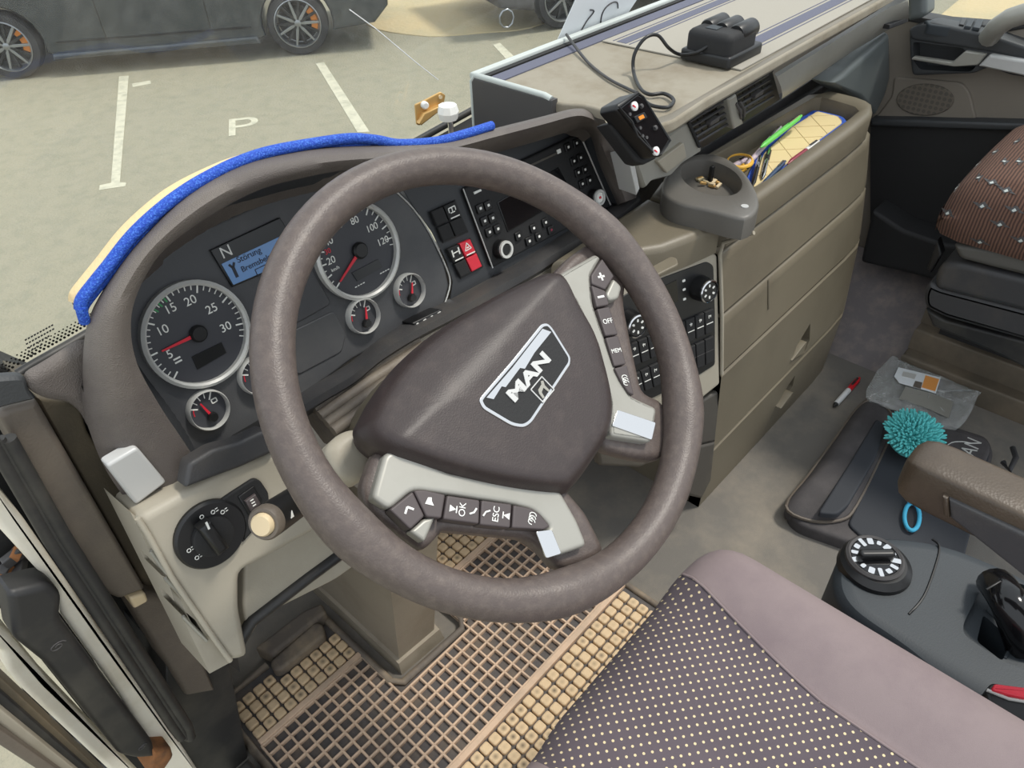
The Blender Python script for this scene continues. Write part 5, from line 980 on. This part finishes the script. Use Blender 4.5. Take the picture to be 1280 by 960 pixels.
lathe('duster_core', [(.043, -.03), (.045, -.005), (.034, .008), (.01, .012)], DF, 'teal', du, 24)
vs = []; fs = []
for k in range(330):
    r = .046*math.sqrt((k+.5)/330); a = k*2.39996; o_ = DF.w(r*math.cos(a), r*math.sin(a), .012*(1-(r/.046)**2)-.002)
    d = (DF.u*math.cos(a)*(r/.038) + DF.v*math.sin(a)*(r/.038) + DF.n*(1.05-(r/.05)**2) + Vector((random.uniform(-.4, .4), random.uniform(-.4, .4), random.uniform(-.2, .3)))).normalized(); L = .02
    u = d.orthogonal().normalized(); v_ = d.cross(u); b = len(vs)
    for hh, rr_ in ((0, .0026), (.5, .003), (.85, .0026), (1, .001)): vs += [o_+d*L*hh+(u*math.cos(j*math.pi/3)+v_*math.sin(j*math.pi/3))*rr_ for j in range(6)]
    for lv2 in range(3): fs += [(b+lv2*6+j, b+lv2*6+(j+1) % 6, b+lv2*6+6+(j+1) % 6, b+lv2*6+6+j) for j in range(6)]
    fs.append(tuple(b+18+j for j in range(6)))
ch2 = mk('chenille_strands', vs, fs, 'teal', du, 60); ch2['kind'] = 'stuff'
tube('cord_loop', spline([tuple(at(1140+9.5*math.cos(t), 646+17*math.sin(t), z=.045)) for t in [k*math.pi/4 for k in range(8)]], 4), .0042, 'tealcord', du, 8, True); tube('cord', [at(1137, 629, z=.05), at(1140, 610, z=.06), at(1143, 590, z=.07)], .0042, 'tealcord', du, 8)
tg = tag(tube('key_clip', [at(1254, 578, z=.03), at(1262, 588, z=.035), at(1270, 572, z=.04), at(1266, 560, z=.035)], .006, 'panel_dark', base=at(1260, 578, z=.03)), 'small dark clip lying on the floor behind the bag', 'clip')
# ------------------------------------------------------------------ passenger seat
ps = thing('passenger_seat', (1.3, -.3, 0), 'passenger seat in brown patterned fabric on a black ribbed base', 'seat')
def srow(y, zt, zb, x0, x1, r):
    pts = [(x0+.01, zb), (x0, zb+.03), (x0+.004, zt-.05), (x0+r*.4, zt-.015), (x0+r, zt), ((x0+x1)/2, zt+.008), (x1-r, zt), (x1-.004, zt-.05), (x1, zb)]
    return [(x, y, z) for x, z in spline(pts, 4, False)]
rows = [srow(y, zt, zb, 1.075+ins, 1.53-ins, .07) for y, zt, zb, ins in ((-.098, .545, .525, .05), (-.10, .575, .515, .025), (-.115, .605, .51, .008), (-.15, .63, .508, .0), (-.25, .65, .51, 0), (-.4, .655, .515, 0), (-.7, .655, .52, 0))]
cs = loft('seat_cushion', rows, 'brownfabric', ps, closed=False, smooth=180)
mot = []
random.seed(11)
def smark(p, nm='fabric_motif'):
    r = ray(*p); 
    return p
import mathutils.bvhtree as bvt
bm_ = bmesh.new(); bm_.from_mesh(cs.data); bvh = bvt.BVHTree.FromBMesh(bm_)
for p in [(1271, 177), (1244, 190), (1222, 206), (1256, 202), (1274, 202), (1224, 222), (1258, 238), (1228, 257), (1185, 266), (1225, 302), (1276, 300), (1240, 228), (1268, 262), (1196, 235), (1250, 280)]:
    h = bvh.ray_cast(CAM-ROOT[ps.name], ray(*p))
    if h[0] is None: continue
    F = Fr(h[0]+ROOT[ps.name], h[1].cross(Vector((0, 0, 1))), h[1].cross(h[1].cross(Vector((0, 0, 1))))); s = .0085
    if F.n.dot(h[1]) < 0: F = Fr(F.o, -F.u, F.v)
    joined('fabric_motif', [[(-s, -s*.3), (0, -s*.9), (s, s*.2), (0, s*.8)], [(-s*2.2, s*.2), (-s, -s*.2), (-s*.8, s*.3)], [(s*2.2, -s*.2), (s, s*.3), (s*.8, -s*.3)]], F, 0, .0008, 'slate', cs); joined('fabric_motif', [[(-s*.5, s*.1), (0, -s*.3), (s*.4, s*.3), (0, s*.5)]], F, .0008, .0012, 'trimlight', cs)
def toscreen(P):
    d = P-CAM; return 640+FPX*d.dot(RX)/d.dot(RZ)
for i_ in range(8):
    for j_ in range(10):
        P0 = Vector((1.11+i_*.055, -.14-j_*.055-(.025 if i_ % 2 else 0), 1.0)); h = bvh.ray_cast(P0-ROOT[ps.name], Vector((0, 0, -1)))
        if h[0] is None or toscreen(h[0]+ROOT[ps.name]) < 1284: continue
        F = Fr(h[0]+ROOT[ps.name], (1, .2, 0), h[1].cross(Vector((1, .2, 0)))); s = .0085
        if F.n.dot(h[1]) < 0: F = Fr(F.o, -F.u, F.v)
        joined('fabric_motif', [[(-s, -s*.3), (0, -s*.9), (s, s*.2), (0, s*.8)], [(-s*2.2, s*.2), (-s, -s*.2), (-s*.8, s*.3)], [(s*2.2, -s*.2), (s, s*.3), (s*.8, -s*.3)]], F, 0, .0008, 'slate', cs); joined('fabric_motif', [[(-s*.5, s*.1), (0, -s*.3), (s*.4, s*.3), (0, s*.5)]], F, .0008, .0012, 'trimlight', cs)
loft('backrest', [[Vector((1.3+x*sx, y0+y*.06-k*.02, .6+k*.1)) for x, y in rr(2, 2, .5, 4)] for k, sx, y0 in ((0, .2, -.69), (1, .23, -.69), (3, .235, -.69), (5, .22, -.69), (6.5, .17, -.69), (7, .12, -.69))], 'brownfabric', ps, smooth=60)
SF = FXm(1.09)
pslab('seat_shell', [(1190, 305), (1300, 318), (1320, 355), (1240, 335), (1198, 324)], SF, -.4, 0, 'seatshell', ps, .01, .01)
pslab('upper_bellows', [(1176, 330), (1200, 328), (1300, 352), (1300, 395), (1200, 370), (1168, 362), (1168, 345)], FXm(1.10), -.4, 0, 'panel_dark', ps, .012, .012)
pslab('lower_bellows', [(1160, 352), (1176, 360), (1300, 392), (1300, 432), (1180, 398), (1155, 385), (1153, 368)], FXm(1.11), -.4, .004, 'panel_dark', ps, .012, .012)
pslab('base_skirt', [(1156, 385), (1180, 400), (1300, 432), (1300, 470), (1240, 440), (1165, 408)], FXm(1.13), -.3, 0, 'rubber', ps, .006, .006)
pslab('side_lever', [(1158, 336), (1172, 300), (1177, 318), (1163, 342)], FXm(1.12), -.02, 0, 'black', ps, .004)
for k, (z, o_) in enumerate(((.15, 0), (.09, 1), (.03, 2))): box('floor_rail', (1.46-.035*k, -.40, z), (.12, .62, .06), 'railbrown', ps, .008)
slab('pedestal', [(1.38, -.62), (1.465, -.62), (1.465, -.14), (1.38, -.14)], FT(0), 0, .3, 'blackmatt', ps, .01)
